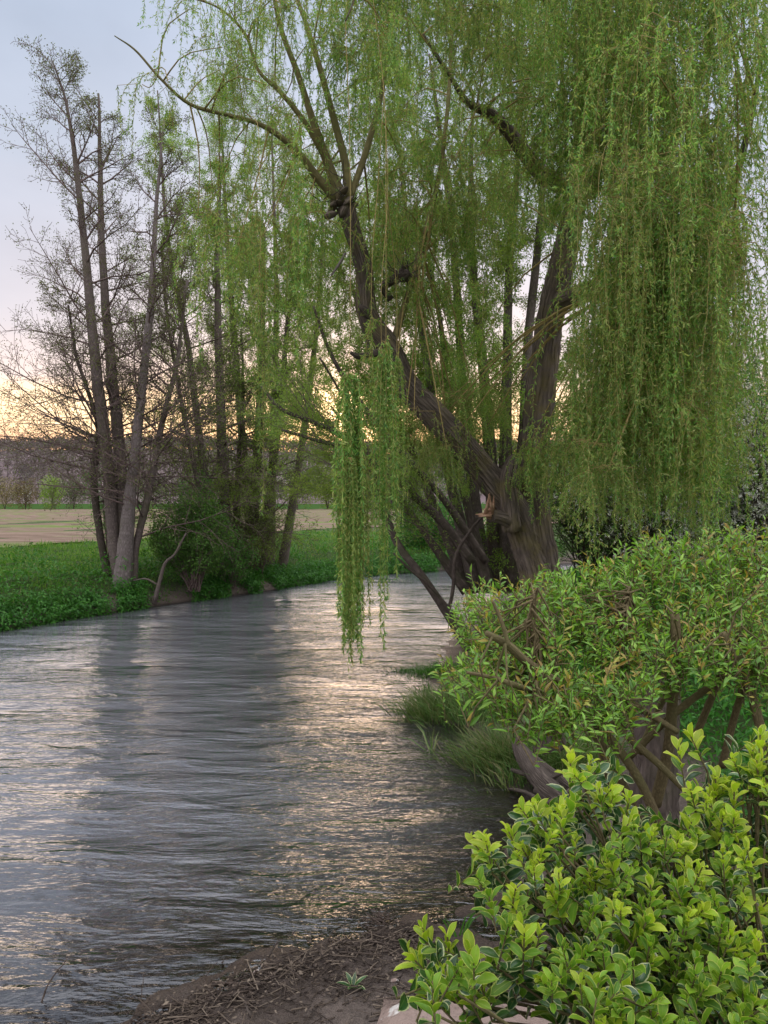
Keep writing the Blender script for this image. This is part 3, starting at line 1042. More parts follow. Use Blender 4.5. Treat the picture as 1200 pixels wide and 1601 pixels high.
# ---------------------------------------------------------------- far trees, each a thing
def fartree(label, px, base_py, Y, w_px, h_px, mat, seed, trunks=3, n=2600, group=None, name='tree', shape=1.0, low=0.0, twig=None):
    r_ = np.random.default_rng(seed)
    b = P(px, base_py, Y)
    b[2] = gz_at(b[0], Y) if Y < 380 else float(hillz(b[0], Y))
    w, h = w_px / F * Y, h_px / F * Y
    t = thing(name, label, 'tree', b, group)
    S, Lf = [], []
    for i in range(trunks):
        d = np.array([r_.normal() * .16, r_.normal() * .16, 1.0])
        grow(S, Lf, b, d, h * .85, h * .014, 2, r_, 0.1, (11, 6), 0.75, 1.0, .06, .42 * min(1.3, w / h * 1.1), h * .0016)
    to_geo(S).obj('trunk', M[twig or 'dark_bark'], t)
    D = rdir(n, r_)
    rad = r_.random(n) ** 0.45
    lump = 1 + 0.22 * np.sin(D[:, 0] * 5 + seed) * np.cos(D[:, 2] * 6 + seed * 2)
    cz = h * (0.56 + low * -0.08)
    c = b + np.array([0, 0, cz]) + D * (rad * lump)[:, None] * np.array([w * .5, w * .45, h * (.44 + low * .07)])
    g = Geo()
    s = h / 18
    leaves(g, c, nrm(rdir(n, r_) + [0, 0, .3]), rdir(n, r_), r_.uniform(.45, 1.0, n) * s, r_.uniform(.2, .55, n) * s)
    g.obj('crown', M[mat], t)
    return t


GF = 'row of trees behind the ploughed field'
fartree('olive brown rounded tree at the left edge behind the field', 8, 796, 205, 62, 52, 'far_brown', 1, group=GF, low=1)
fartree('dull brown rounded tree second from the left behind the field', 40, 796, 208, 42, 50, 'far_brown', 2, group=GF, low=1)
fartree('bright yellow green tree behind the field left of the alder trunks', 80, 796, 203, 38, 56, 'far_green', 3, group=GF, low=1, n=3200)
fartree('dull green tree just left of the alder trunks behind the field', 115, 796, 212, 50, 54, 'far_dull', 4, group=GF, low=1)
fartree('pale green tree seen between the alder trunks behind the field', 182, 796, 214, 40, 56, 'far_green', 5, group=GF, low=1)
fartree('grey green tree seen right of the alder trunks behind the field', 238, 796, 210, 56, 60, 'far_dull', 6, group=GF, low=1)
fartree('dull green tree seen behind the twiggy far bank bush', 300, 796, 212, 50, 62, 'far_dull', 7, group=GF, low=1)
fartree('brown tree seen between the second and third alder clumps behind the field', 368, 796, 210, 48, 60, 'far_brown', 8, group=GF, low=1)
fartree('tall airy pale tree with bare trunk behind the field right of the alders', 465, 796, 196, 74, 94, 'far_dull', 9, trunks=2, group=GF, n=2200)
fartree('green tree standing right of the tall airy tree behind the field', 512, 796, 205, 56, 70, 'far_green', 10, group=GF, low=1)
fartree('dark green tree behind the field seen through the hanging fronds', 568, 796, 208, 60, 78, 'far_dull', 12, group=GF, low=1)
fartree('green tree behind the field seen through the leaning willow shoots', 640, 796, 208, 70, 76, 'far_dull', 13, group=GF, low=1)
fartree('dark tree behind the field hidden by the willow foot', 720, 796, 208, 80, 90, 'far_dull', 14, group=GF, low=1)
fartree('white blossoming tree on the foot of the hill', 42, 752, 400, 19, 34, 'blossom', 15, name='blossom_tree', low=1, n=900, twig='alder_pale')
fartree('smaller pale blossoming tree left of the white one on the hill', 19, 752, 400, 17, 26, 'blossom', 16, name='blossom_tree', low=1, n=260, twig='alder_pale')

# ---------------------------------------------------------------- grass on the banks
def scatter(n, x0, x1, y0, y1, r_, ok):
    x, y = r_.uniform(x0, x1, n), r_.uniform(y0, y1, n)
    z = ground(x, y)
    m = ok(x, y, z)
    return x[m], y[m], z[m]


def isfar(x, y):
    return pdist(x, y, farbank) < pdist(x, y, nearbank)


fedge = lambda x: np.interp(x, ex[:, 0], ex[:, 1])
r3 = np.random.default_rng(5)
x, y, z = scatter(150000, -17, 9, 15, 52, r3, lambda x, y, z: (z > .03) & isfar(x, y) & (y < fedge(x) + .8) & ~inpoly(x, y, river_poly) & (np.abs(x / y) < .55) & (r3.random(len(x)) < np.clip(26 / y, 0, 1) ** 1.6))
g = Geo()
n = len(x)
cl = 0.5 + 1.6 * np.clip(fbm(x * 1.1, y * 1.1, 3) + .35, 0, 1.3)
lean = r3.normal(size=(n, 3)) * .38
leaves(g, np.stack([x, y, z - .02], -1), nrm(np.array([0, 0, 1]) + lean), rdir(n, r3), r3.uniform(.10, .26, n) * cl, r3.uniform(.012, .028, n), droop=.12)
o = g.obj('grass', M['grass'])
o['kind'] = 'stuff'
o['label'] = 'bright green grass on the far bank'
x, y, z = scatter(6000, -16, 8, 15, 40, r3, lambda x, y, z: (z > .05) & isfar(x, y) & (y < fedge(x)) & ~inpoly(x, y, river_poly) & (fbm(x * .7 + 1, y * .7, 2) > .05))
g = Geo()
n = len(x)
leaves(g, np.stack([x, y, z], -1), nrm(np.array([0, 0, 1]) + r3.normal(size=(n, 3)) * .30), rdir(n, r3), r3.uniform(.25, .62, n), r3.uniform(.008, .018, n), droop=.08)
o = g.obj('dry_stalks', M['tuft'])
o['kind'] = 'stuff'
o['label'] = 'pale dry stalks among the grass of the far bank'
# leafy weeds along the far waterline
x, y, z = scatter(90000, -14, 9, 15, 40, r3, lambda x, y, z: (z > .01) & (z < .97) & isfar(x, y) & ~inpoly(x, y, river_poly) & (fbm(x * .6 + 4, y * .6, 3) > -.30) & (pdist(x, y, farbank) < 3.2))
n = len(x)
hh_ = (.04 + .62 * r3.random(n) ** 1.3) * np.clip(0.9 + 1.9 * fbm(x * .9, y * .9, 3), .15, 1.9)
g = Geo()
leaves(g, np.stack([x, y, z + hh_], -1), nrm(r3.normal(size=(n, 3)) * [1, 1, .4]), nrm(r3.normal(size=(n, 3)) * .6 + [0, 0, 1]), r3.uniform(.07, .15, n), r3.uniform(.03, .07, n), droop=.3)
fp = farbank[2:11]
sl0 = np.linalg.norm(np.diff(fp, axis=0), axis=1)
tt = np.sort(r3.uniform(0, sl0.sum(), 34000))
cs = np.concatenate([[0], np.cumsum(sl0)])
bx, by = np.interp(tt, cs, fp[:, 0]), np.interp(tt, cs, fp[:, 1])
off = r3.uniform(-.28, .55, len(bx))
nx_, ny_ = -.82, .57
bx, by = bx + nx_ * off, by + ny_ * off
bz = ground(bx, by)
m = (bz > -.16) & (fbm(bx * .8, by * .8 + 7, 2) > -.18)
bx, by, bz = bx[m], by[m], np.maximum(bz[m], 0)
n = len(bx)
leaves(g, np.stack([bx, by, bz + r3.random(n) ** 1.4 * .42], -1), nrm(r3.normal(size=(n, 3)) * [1, 1, .5] + [.3, -.5, -.1]), nrm(r3.normal(size=(n, 3)) * .6 + [0, -.4, 1]), r3.uniform(.07, .16, n), r3.uniform(.025, .06, n), droop=.3)
o = g.obj('undergrowth', M['weed'])
o['kind'] = 'stuff'
o['label'] = 'dark green leafy weeds along the far waterline'

# ---------------------------------------------------------------- leafy hanging and upright branch meshes for the willows
def weeping(seed, ns, ln, spread, step=.020, twig=.0030, LL=(.045, .078), WW=(.012, .020), tight=1.0, bushy=1.0, side=1.0):
    r_ = np.random.default_rng(seed)
    S, pl, dl = [], [], []
    tops = []
    for s in range(ns):
        u = (s + r_.random()) / ns
        p = np.array([(u - .5) * spread, r_.normal() * spread * .16, .12 * spread * math.sin(u * math.pi) + r_.normal() * .03])
        tops.append(p.copy())
        L = ln * r_.uniform(.45, 1.0)
        bsh = bushy * (.2 if r_.random() < .2 else r_.uniform(.6, 1.35))
        d = np.array([r_.normal() * .5, r_.normal() * .5, .1]) * tight
        n = max(4, int(L / .16))
        sw = r_.normal(size=2) * .05 * tight
        for i in range(n):
            d = d + np.array([sw[0] * .3, sw[1] * .3, -.55]) + r_.normal(size=3) * .07 * tight
            d /= np.linalg.norm(d)
            q_ = p + d * (L / n)
            r0 = twig * (1.35 - i / n)
            S.append((p, q_, r0, r0 * .95))
            m = max(1, int(L / n / step * bsh))
            t = (np.arange(m) + r_.random(m)) / m
            pl.append(p + (q_ - p) * t[:, None])
            dl.append(np.repeat(d[None], m, 0))
            # little side shoots
            if r_.random() < .75:
                sd_ = d * .5 + r_.normal(size=3) * .6
                sd_ /= np.linalg.norm(sd_)
                sl = r_.uniform(.08, .28) * side
                e = p + sd_ * sl
                S.append((p, e, r0 * .7, r0 * .4))
                m2 = int(sl / step * bushy)
                t = r_.random(m2)
                pl.append(p + (e - p) * t[:, None])
                dl.append(np.repeat(sd_[None], m2, 0))
            p = q_
    for a_, b_ in zip(tops[:-1], tops[1:]):
        S.append((a_, b_, twig * 1.7, twig * 1.5))
    p = np.concatenate(pl)
    d = np.concatenate(dl)
    n = len(p)
    dd = nrm(d * .8 + r_.normal(size=(n, 3)) * .65 + np.array([0, 0, -.15]))
    g = Geo()
    leaves(g, p, dd, rdir(n, r_), r_.uniform(*LL, n), r_.uniform(*WW, n), droop=.15)
    nleaf = len(g.f3[0])
    A = np.array([s[0] for s in S])
    segs(g, A, np.array([s[1] for s in S]), [s[2] for s in S], [s[3] for s in S])
    me = g.mesh('hanging_branch', [M['willow_leaf'], M['willow_twig']])
    # quads (twigs) come first in the mesh, leaves after
    mi = np.zeros(len(me.polygons), np.int32)
    mi[:len(me.polygons) - nleaf] = 1
    me.polygons.foreach_set('material_index', mi)
    return me


def upright(seed, ln, mat, leafn=1500, LL=(.055, .10), WW=(.018, .032), wig=.08, ang=.5, curve=.1):
    r_ = np.random.default_rng(seed)
    S, Lf = [], []
    grow(S, Lf, np.zeros(3), np.array([0, 0, 1.0]), ln, .011, 2, r_, curve, (8, 6), ang, 1.0, wig, .42, .003, nseg=8)
    g = Geo()
    per = max(1, int(leafn / len(Lf)))
    seat_leaves(g, Lf, per, LL, WW, r_, .06)
    nleaf = len(g.f3[0])
    A = np.array([s[0] for s in S])
    segs(g, A, np.array([s[1] for s in S]), [s[2] for s in S], [s[3] for s in S])
    me = g.mesh('leafy_shoot', [M[mat], M['alder_twig']])
    mi = np.zeros(len(me.polygons), np.int32)
    mi[:len(me.polygons) - nleaf] = 1
    me.polygons.foreach_set('material_index', mi)
    return me


WEEP = [weeping(100 + i, 17, 3.3, 1.3, step=.018) for i in range(9)]
WSHORT = [weeping(120 + i, 18, 1.7, 1.1, step=.015) for i in range(6)]
WTHIN = [weeping(140 + i, 7, 1.8, .9, step=.024) for i in range(5)]

# ---------------------------------------------------------------- the big weeping willow
YW = 14.5
wbase = P(842, 985, YW)
willow = thing('willow_tree', 'large old weeping willow with forked furrowed trunk and long fronds over the river', 'tree', wbase)


def trunkpart(name, pts, mat, n=60, seg=40, rough=.10, ridge=0, parent=None):
    path, rad = stem_path(pts, n)
    g = Geo()
    tube(g, path, rad, seg, rough, True, ridge)
    g.obj(name, M[mat], parent or willow, smooth=True)
    return path, rad


nodes = []      # points on limbs to hang things from


def reg(path, rad, f0=0.0):
    k0 = int(len(path) * f0)
    for p, r_ in zip(path[k0:], rad[k0:]):
        nodes.append((p, r_))


# foot and two stems
trunkpart('trunk', [(856, 1030, YW + .1, 88.0), (848, 960, YW, 64.0), (838, 900, YW, 51.2), (822, 850, YW, 46.4), (806, 800, YW - .1, 46.4), (770, 755, YW - .2, 43.5), (725, 700, YW - .4, 41.8), (680, 650, YW - .6, 41.8),
                    (636, 604, YW - .8, 38.3), (607, 545, YW - 1, 36.5), (574, 494, YW - 1.2, 31.3), (569, 425, YW - 1.4, 27.0), (553, 370, YW - 1.6, 26.1), (540, 325, YW - 1.7, 27.8)], 'willow_bark', 110, 44, .06, 18)
pB, rB = trunkpart('trunk', [(872, 1030, YW + .1, 64.0), (862, 960, YW + .1, 52.8), (850, 880, YW + .1, 46.4), (836, 800, YW + .2, 46.4), (833, 720, YW + .2, 44.8), (842, 640, YW + .2, 47.0), (852, 550, YW + .2, 41.8), (864, 470, YW + .2, 40.0), (885, 380, YW + .1, 36.5),
                             (905, 280, YW, 31.3), (922, 170, YW, 26.1), (936, 50, YW, 20.9), (945, -80, YW, 15.7), (950, -220, YW, 8.7)], 'willow_bark', 110, 44, .06, 18)
reg(pB, rB, .6)
# knobbly pollard head at the top of the leaning stem
g = Geo()
r4 = np.random.default_rng(44)
for i in range(22):
    c = P(534 + r4.normal() * 8, 312 + r4.normal() * 13, YW - 1.7 + r4.normal() * .12)
    d = nrm(r4.normal(size=3) + [0, 0, .5])
    pts = np.array([c - d * .12, c - d * .05, c + d * .05, c + d * .13])
    tube(g, pts, [.03, .065, .06, .02], 8, .5)
g.obj('burr', M['willow_bark'], willow, smooth=True)
YK = YW - 1.7
limbs = [
    ([(538, 320, YK, 18.7), (515, 265, YK, 15.6), (492, 200, YK - .1, 11.7), (466, 120, YK - .2, 9.4), (440, 50, YK - .3, 7.8), (428, -20, YK - .4, 6.2), (424, -120, YK - .5, 3.1)], 'willow_limb'),
    ([(545, 315, YK, 15.6), (540, 260, YK, 12.5), (522, 190, YK, 10.9), (500, 110, YK, 9.4), (478, 40, YK, 7.0), (455, -30, YK, 5.5), (440, -140, YK, 3.1)], 'willow_limb'),
    ([(528, 315, YK, 17.2), (500, 285, YK - .2, 14.0), (460, 235, YK - .5, 10.1), (410, 200, YK - .8, 7.8), (360, 185, YK - 1.0, 6.2), (300, 168, YK - 1.2, 5.5), (255, 130, YK - 1.4, 3.9), (215, 85, YK - 1.5, 3.1), (182, 62, YK - 1.6, 1.6)], 'willow_limb'),
    ([(518, 270, YK, 10.1), (480, 200, YK - .3, 8.6), (440, 150, YK - .5, 7.0), (405, 115, YK - .6, 5.5), (385, 60, YK - .7, 4.7), (345, 20, YK - .9, 3.1), (290, 0, YK - 1.1, 2.3)], 'willow_limb'),
    ([(548, 310, YK, 10.9), (575, 230, YK + .3, 9.4), (598, 140, YK + .5, 7.8), (610, 40, YK + .7, 6.2), (615, -80, YK + .8, 3.1)], 'willow_limb'),
    ([(610, 548, YW - 1.0, 12.5), (635, 470, YW - .8, 9.4), (660, 380, YW - .6, 8.6), (685, 280, YW - .4, 7.0), (700, 160, YW - .3, 6.2), (705, 30, YW - .2, 4.7), (706, -100, YW, 3.1)], 'willow_limb'),
    ([(925, 300, YW, 26), (880, 292, YW - .6, 26), (848, 278, YW - 1.0, 26), (820, 245, YW - 1.3, 24), (790, 205, YW - 1.6, 20), (762, 180, YW - 1.8, 17), (730, 165, YW - 2.0, 10), (700, 120, YW - 2.2, 7), (660, 60, YW - 2.4, 5)], 'willow_bark'),
    ([(862, 475, YW + .2, 30), (920, 455, YW - .4, 28), (985, 445, YW - 1.0, 28), (1030, 436, YW - 1.4, 25), (1080, 395, YW - 1.8, 20), (1120, 345, YW - 2.2, 16), (1150, 270, YW - 2.6, 12), (1175, 160, YW - 3.0, 8), (1190, 40, YW - 3.2, 5)], 'willow_bark'),
    ([(905, 290, YW, 24), (945, 270, YW - .5, 20), (990, 262, YW - 1.0, 22), (1035, 235, YW - 1.4, 18), (1070, 180, YW - 1.8, 14), (1100, 90, YW - 2.2, 9), (1120, -20, YW - 2.6, 6)], 'dark_bark'),
    ([(922, 180, YW, 16), (960, 90, YW - .8, 13), (1000, 10, YW - 1.6, 10), (1050, -60, YW - 2.4, 7), (1110, -120, YW - 3.2, 4)], 'willow_bark'),
    ([(930, 130, YW, 16), (880, 60, YW - 1, 13), (820, -40, YW - 2.0, 8), (740, -70, YW - 3.0, 6), (650, -60, YW - 4.0, 5), (580, -40, YW - 5.0, 4), (540, 40, YW - 5.8, 2)], 'willow_bark'),
    ([(936, 60, YW, 14), (960, -40, YW - 1.2, 11), (980, -120, YW - 2.6, 8), (990, -160, YW - 4.0, 5)], 'willow_bark'),
    ([(1010, 440, YW - 1.2, 16), (1070, 430, YW - 2.2, 12), (1120, 420, YW - 3.4, 9), (1160, 400, YW - 4.6, 6)], 'willow_bark'),
]
for pts, mt in limbs:
    p_, r_ = trunkpart('limb', pts, mt, 44, 14, .08)
    reg(p_, r_, .2)
# stubs and broken ends
trunkpart('limb_stub', [(800, 830, YW - .3, 34), (796, 790, YW - .35, 30), (792, 755, YW - .4, 27), (800, 720, YW - .4, 17), (806, 714, YW - .4, 6)], 'willow_bark', 18, 20, .14, 9)
trunkpart('limb_stub', [(610, 470, YW - 1.1, 12), (600, 450, YW - 1.2, 14), (618, 437, YW - 1.3, 15), (632, 430, YW - 1.4, 24), (636, 424, YW - 1.4, 6)], 'dark_bark', 14, 12, .2)
trunkpart('limb_stub', [(600, 548, YW - 1.0, 14), (578, 556, YW - 1.3, 12), (560, 558, YW - 1.5, 10), (548, 552, YW - 1.6, 5)], 'dark_bark', 10, 10, .15)
trunkpart('limb_stub', [(582, 500, YW - 1.2, 20), (570, 488, YW - 1.4, 16), (562, 480, YW - 1.5, 8)], 'dark_bark', 8, 10, .2)
trunkpart('limb_stub', [(828, 232, YW - 1.4, 5), (850, 226, YW - 1.5, 5), (868, 220, YW - 1.6, 4)], 'alder_pale', 8, 8, .1)
trunkpart('limb_stub', [(540, 398, YW - 1.5, 4), (530, 415, YW - 1.6, 5), (518, 432, YW - 1.7, 3)], 'alder_pale', 8, 8, .1)
trunkpart('limb_stub', [(800, 815, YW - .3, 30), (784, 810, YW - .45, 24), (768, 806, YW - .55, 20)], 'willow_bark', 10, 14, .2)
g = Geo()
rb = np.random.default_rng(12)
for i in range(16):
    up_ = i < 8
    a = P(766 + rb.normal() * 4, 804 + rb.normal() * 4, YW - .56 + rb.normal() * .03)
    d = nrm(np.array([(-.05 if up_ else -1) + rb.normal() * .14, -.2, (1 if up_ else -.05) + rb.normal() * .14]))
    L = rb.uniform(.12, .42 if up_ else .28)
    tube(g, [a, a + d * L * .5, a + d * L], [.045, .03, .004], 5, .2)
g.obj('broken_wood', M['cut_wood'], willow)
g = Geo()
A, B, Ra = [], [], []
for i in range(90):
    src = (533, 312, YW - 1.7) if i < 62 else (634, 428, YW - 1.4)
    a = P(*src) + rb.normal(size=3) * (.12 if i < 62 else .07)
    d = nrm(rb.normal(size=3) + [-.3, -.2, .2])
    L = rb.uniform(.15, .55)
    m_ = a + d * L * .5
    A += [a, m_]
    B += [m_, m_ + nrm(d + [0, 0, .5]) * L * .5]
    Ra += [.010, .007]
segs(g, A, B, Ra, np.array(Ra) * .6, 5)
g.obj('twigs', M['dark_bark'], willow, kind='stuff')
trunkpart('root', [(850, 930, YW, 60), (800, 960, YW + .2, 34), (760, 990, YW + .4, 22), (725, 1015, YW + .4, 10)], 'dark_bark', 14, 14, .15)

node_p = np.array([p for p, r_ in nodes])
supS = []


def hang(meshes, px, py, Y, r_, sc=(.8, 1.15), support=True, name='hanging_branch'):
    a = P(px, py, Y)
    me = meshes[r_.integers(len(meshes))]
    s = r_.uniform(*sc)
    place(me, name, willow, a, (r_.normal() * .05, r_.normal() * .05, r_.uniform(0, 6.28)), s)
    if support:
        d = np.linalg.norm(node_p - a, axis=1) + np.maximum(0, node_p[:, 2] - a[2]) * .2
        b = node_p[np.argsort(d)[r_.integers(0, 16)]]
        mid = (a + b) / 2 + np.array([0, 0, .12 * np.linalg.norm(a - b)]) + r_.normal(size=3) * .08
        sp_ = spline(np.array([b, mid, a]), 6)
        L = np.linalg.norm(a - b)
        for i in range(5):
            supS.append((sp_[i], sp_[i + 1], .006 + .006 * L * (1 - i / 5), .006 + .006 * L * (1 - (i + 1) / 5)))


r5 = np.random.default_rng(77)


def region(n, x, y, Y, meshes, sc=(.8, 1.15), pw=1.0):
    for i in range(n):
        hang(meshes, r5.uniform(*x), y[0] + (y[1] - y[0]) * r5.random() ** pw, r5.uniform(*Y), r5, sc)


region(46, (950, 1150), (-150, 470), (8.8, 12.2), WEEP, (.8, 1.1), .9)
region(15, (950, 1110), (180, 520), (8.5, 11.5), WEEP, (.75, 1.0), .8)
region(18, (880, 1120), (540, 690), (9.5, 12.5), WSHORT, (.7, 1.1))
region(13, (885, 1120), (650, 745), (9.0, 12.0), WSHORT, (.55, .85))
region(14, (870, 960), (-150, 60), (9.5, 13.0), WEEP, (.75, .95))
region(16, (870, 985), (60, 260), (10.5, 13.4), WSHORT, (.75, 1.1))
region(10, (930, 990), (480, 690), (11.5, 13.4), WSHORT, (.8, 1.1))
region(10, (560, 870), (-150, 60), (14.2, 16), WEEP, (.7, 1.0))
region(14, (570, 870), (-150, 60), (9.5, 12.5), WSHORT, (.7, 1.1))
region(18, (600, 870), (-60, 330), (14.6, 16.4), WSHORT, (.8, 1.2))
region(10, (600, 860), (60, 330), (11, 12.8), WTHIN, (.9, 1.3))
region(10, (430, 640), (-120, 120), (11.5, 14), WSHORT, (.7, 1.0))
region(23, (400, 720), (130, 490), (13.4, 15.6), WSHORT, (.8, 1.2))
region(12, (300, 520), (180, 420), (11.5, 13.4), WTHIN, (.9, 1.3))
region(16, (230, 480), (-120, 60), (10.5, 12.5), WTHIN, (.7, 1.0))
region(6, (1130, 1195), (-60, 330), (10.5, 13), WTHIN, (1.0, 1.5))
region(8, (190, 420), (60, 190), (10.5, 12.0), WTHIN, (.6, .9))
region(12, (690, 790), (540, 720), (14.2, 15.2), WSHORT, (.5, .8))
region(8, (600, 720), (600, 720), (12.5, 14.2), WTHIN, (.6, .9))
region(5, (800, 850), (690, 760), (13.4, 13.9), WSHORT, (.4, .6))
region(5, (880, 920), (640, 720), (12.6, 13.4), WSHORT, (.6, .8))

# the two long fronds over the water, and thinner ones
BUNDLE = [weeping(160, 24, 3.5, .19, step=.0085, tight=.20, side=.28), weeping(161, 10, 3.7, .11, step=.010, tight=.18, side=.28), weeping(162, 4, 3.6, .08, step=.012, tight=.2)]
place(BUNDLE[0], 'hanging_branch', willow, P(546, 590, 8.3), (0, 0, .3), .93)
place(BUNDLE[0], 'hanging_branch', willow, P(553, 660, 8.4), (0, 0, 2.3), .80)
place(BUNDLE[0], 'hanging_branch', willow, P(547, 720, 8.2), (0, 0, 4.0), .62)
place(BUNDLE[1], 'hanging_branch', willow, P(603, 540, 8.8), (0, 0, 1.0), .95)
place(BUNDLE[1], 'hanging_branch', willow, P(598, 560, 8.9), (0, 0, 3.0), .70)
place(BUNDLE[1], 'hanging_branch', willow, P(622, 560, 9.4), (0, 0, 5.0), .58)
place(BUNDLE[2], 'hanging_branch', willow, P(408, 400, 9.0), (0, 0, 1.0), .92)
place(BUNDLE[2], 'hanging_branch', willow, P(402, 300, 9.1), (0, 0, 2.4), .8)
place(BUNDLE[2], 'hanging_branch', willow, P(580, 500, 9.2), (0, 0, 2.4), .9)
place(BUNDLE[2], 'hanging_branch', willow, P(470, 200, 9.6), (0, 0, 2.4), .9)
# slender whips that carry them
for (a, b_, c_, d_) in (((540, 40, YW - 5.8), (546, 200, 8.6), (548, 380, 8.3), (546, 590, 8.3)), ((580, -20, YW - 5), (600, 150, 9.2), (603, 300, 8.9), (603, 540, 8.8)),
                        ((360, 185, YK - 1.0), (400, 190, 10.4), (406, 260, 9.4), (408, 400, 9.0)), ((600, 150, 9.2), (606, 300, 9.4), (596, 450, 9.1), (596, 560, 9.0)),
                        ((603, 300, 8.9), (615, 400, 9.4), (620, 480, 9.6), (620, 560, 9.6)), ((600, 150, 9.2), (590, 300, 9.3), (582, 400, 9.2), (580, 500, 9.2))):
    sp_ = spline(np.array([P(*a), P(*b_), P(*c_), P(*d_)]), 14)
    for i in range(13):
        supS.append((sp_[i], sp_[i + 1], .0045 - .00015 * i, .0045 - .00015 * (i + 1)))
to_geo(supS, 5).obj('branches', M['willow_twig'], willow, kind='stuff')

# ---------------------------------------------------------------- leaning limb over the water
lean = thing('leaning_willow', 'slender dark willow stem leaning left from the bank over the water with crossing bare branches', 'tree', P(735, 1020, 15.5))
for pts in ([(752, 1040, 15.6, 30), (722, 990, 15.6, 24), (690, 945, 15.6, 15), (655, 895, 15.6, 13), (622, 852, 15.7, 12), (602, 800, 15.8, 10), (585, 745, 16, 9), (545, 690, 16, 8), (490, 660, 16, 7), (440, 640, 16.2, 6), (405, 600, 16.4, 4)],
            [(700, 960, 15.5, 7), (708, 920, 15.4, 6), (712, 870, 15.3, 6), (735, 830, 15.2, 5), (760, 800, 15.1, 4)],
            [(706, 965, 15.5, 6), (680, 925, 15.3, 5), (640, 890, 15.1, 4), (615, 865, 15, 3)],
            [(740, 880, 16, 16), (690, 815, 16, 14), (640, 770, 16, 12), (590, 730, 16, 10), (560, 705, 16, 8), (500, 690, 16, 6), (440, 672, 16, 4)],
            [(760, 880, 16.3, 14), (700, 790, 16.3, 12), (640, 720, 16.3, 10), (575, 645, 16.3, 8), (520, 560, 16.4, 6), (490, 480, 16.4, 4)],
            [(600, 790, 15.8, 8), (590, 740, 15.8, 7), (560, 680, 15.8, 5), (535, 620, 15.8, 4), (500, 560, 15.8, 3)]):
    trunkpart('stem', pts, 'dark_bark', 30, 9, .1, parent=lean)
rl = np.random.default_rng(90)
S, Lf = [], []
for i in range(44):
    px, py = rl.uniform(470, 720), 0
    py = 640 + (px - 440) * .75 + rl.uniform(-40, 30)
    grow(S, Lf, P(px, py, 16), [-.8 + rl.normal() * .4, rl.normal() * .4, .7], rl.uniform(.8, 2.0), .012, 1, rl, .2, (7,), .7, .9, .12, .4, .0045)
to_geo(S).obj('twigs', M['alder_twig'], lean, kind='stuff')
g = Geo()
seat_leaves(g, Lf, 9, (.05, .08), (.012, .02), rl, .12)
g.obj('foliage', M['willow_leaf_back'], lean, kind='stuff')

# ---------------------------------------------------------------- many-stemmed willow behind
def shootwillow(label, base, stems, seed, mat, nshoot, Yr, boxes, ln=2.2):
    r_ = np.random.default_rng(seed)
    t = thing('willow_tree', label, 'tree', base)
    pts_all, dirs_all = [], []
    for pts, mt in stems:
        path, rad = stem_path(pts, 30)
        g = Geo()
        tube(g, path, rad, 12, .08)
        g.obj('trunk', M[mt], t, smooth=True)
        T = nrm(np.gradient(path, axis=0))
        pts_all.append(path[9:])
        dirs_all.append(T[9:])
    pts_all = np.concatenate(pts_all)
    dirs_all = np.concatenate(dirs_all)
    U = [upright(seed * 10 + i, ln, mat) for i in range(6)]
    for i in range(nshoot):
        k_ = r_.integers(len(pts_all))
        d = nrm(dirs_all[k_] * .6 + r_.normal(size=3) * .7 + np.array([0, 0, .25]))
        q_ = Vector(d).to_track_quat('Z', 'Y')
        o = place(U[r_.integers(6)], 'branch', t, pts_all[k_], None, float(r_.uniform(.6, 1.15)))
        o.rotation_euler = q_.to_euler()
    return t


Y2 = 19.5
shootwillow('many stemmed green willow with grey upright trunks standing behind the old willow', P(775, 900, Y2), [
    ([(760, 925, Y2, 30), (745, 820, Y2, 22), (735, 720, Y2, 17), (722, 600, Y2, 14), (715, 480, Y2, 12), (705, 360, Y2, 10), (690, 230, Y2, 7), (670, 90, Y2, 3)], 'alder_bark'),
    ([(775, 925, Y2 + .3, 30), (772, 820, Y2 + .3, 24), (765, 700, Y2 + .3, 20), (755, 580, Y2 + .3, 16), (740, 440, Y2 + .3, 12), (735, 300, Y2 + .3, 9), (738, 150, Y2 + .3, 4)], 'alder_bark'),
    ([(790, 925, Y2 + .2, 30), (792, 820, Y2, 24), (790, 700, Y2, 20), (792, 560, Y2, 15), (795, 420, Y2, 12), (805, 280, Y2, 8), (812, 130, Y2, 3)], 'alder_bark'),
    ([(800, 925, Y2, 26), (808, 800, Y2 - .3, 20), (818, 680, Y2 - .3, 17), (824, 540, Y2 - .3, 14), (838, 400, Y2 - .3, 12), (846, 300, Y2 - .3, 9), (850, 150, Y2 - .3, 4)], 'alder_bark'),
    ([(745, 925, Y2 - .4, 26), (715, 800, Y2 - .5, 18), (690, 690, Y2 - .5, 13), (672, 600, Y2 - .5, 11), (655, 500, Y2 - .5, 9), (640, 380, Y2 - .5, 6), (622, 250, Y2 - .5, 3)], 'alder_bark'),
    ([(735, 925, Y2 - .2, 22), (690, 820, Y2 - .2, 16), (650, 720, Y2, 12), (610, 630, Y2, 9), (575, 540, Y2, 7), (548, 440, Y2, 4)], 'alder_bark'),
    ([(730, 925, Y2 - .6, 20), (668, 840, Y2 - .6, 12), (615, 765, Y2 - .7, 9), (570, 700, Y2 - .7, 7), (520, 640, Y2 - .8, 4)], 'dark_bark'),
    ([(765, 925, Y2 - .8, 20), (728, 780, Y2 - .8, 14), (700, 640, Y2 - .8, 10), (690, 520, Y2 - .8, 8), (668, 400, Y2 - .8, 5)], 'dark_bark'),
], 51, 'willow_leaf_back', 230, (19, 20), None, 2.4)

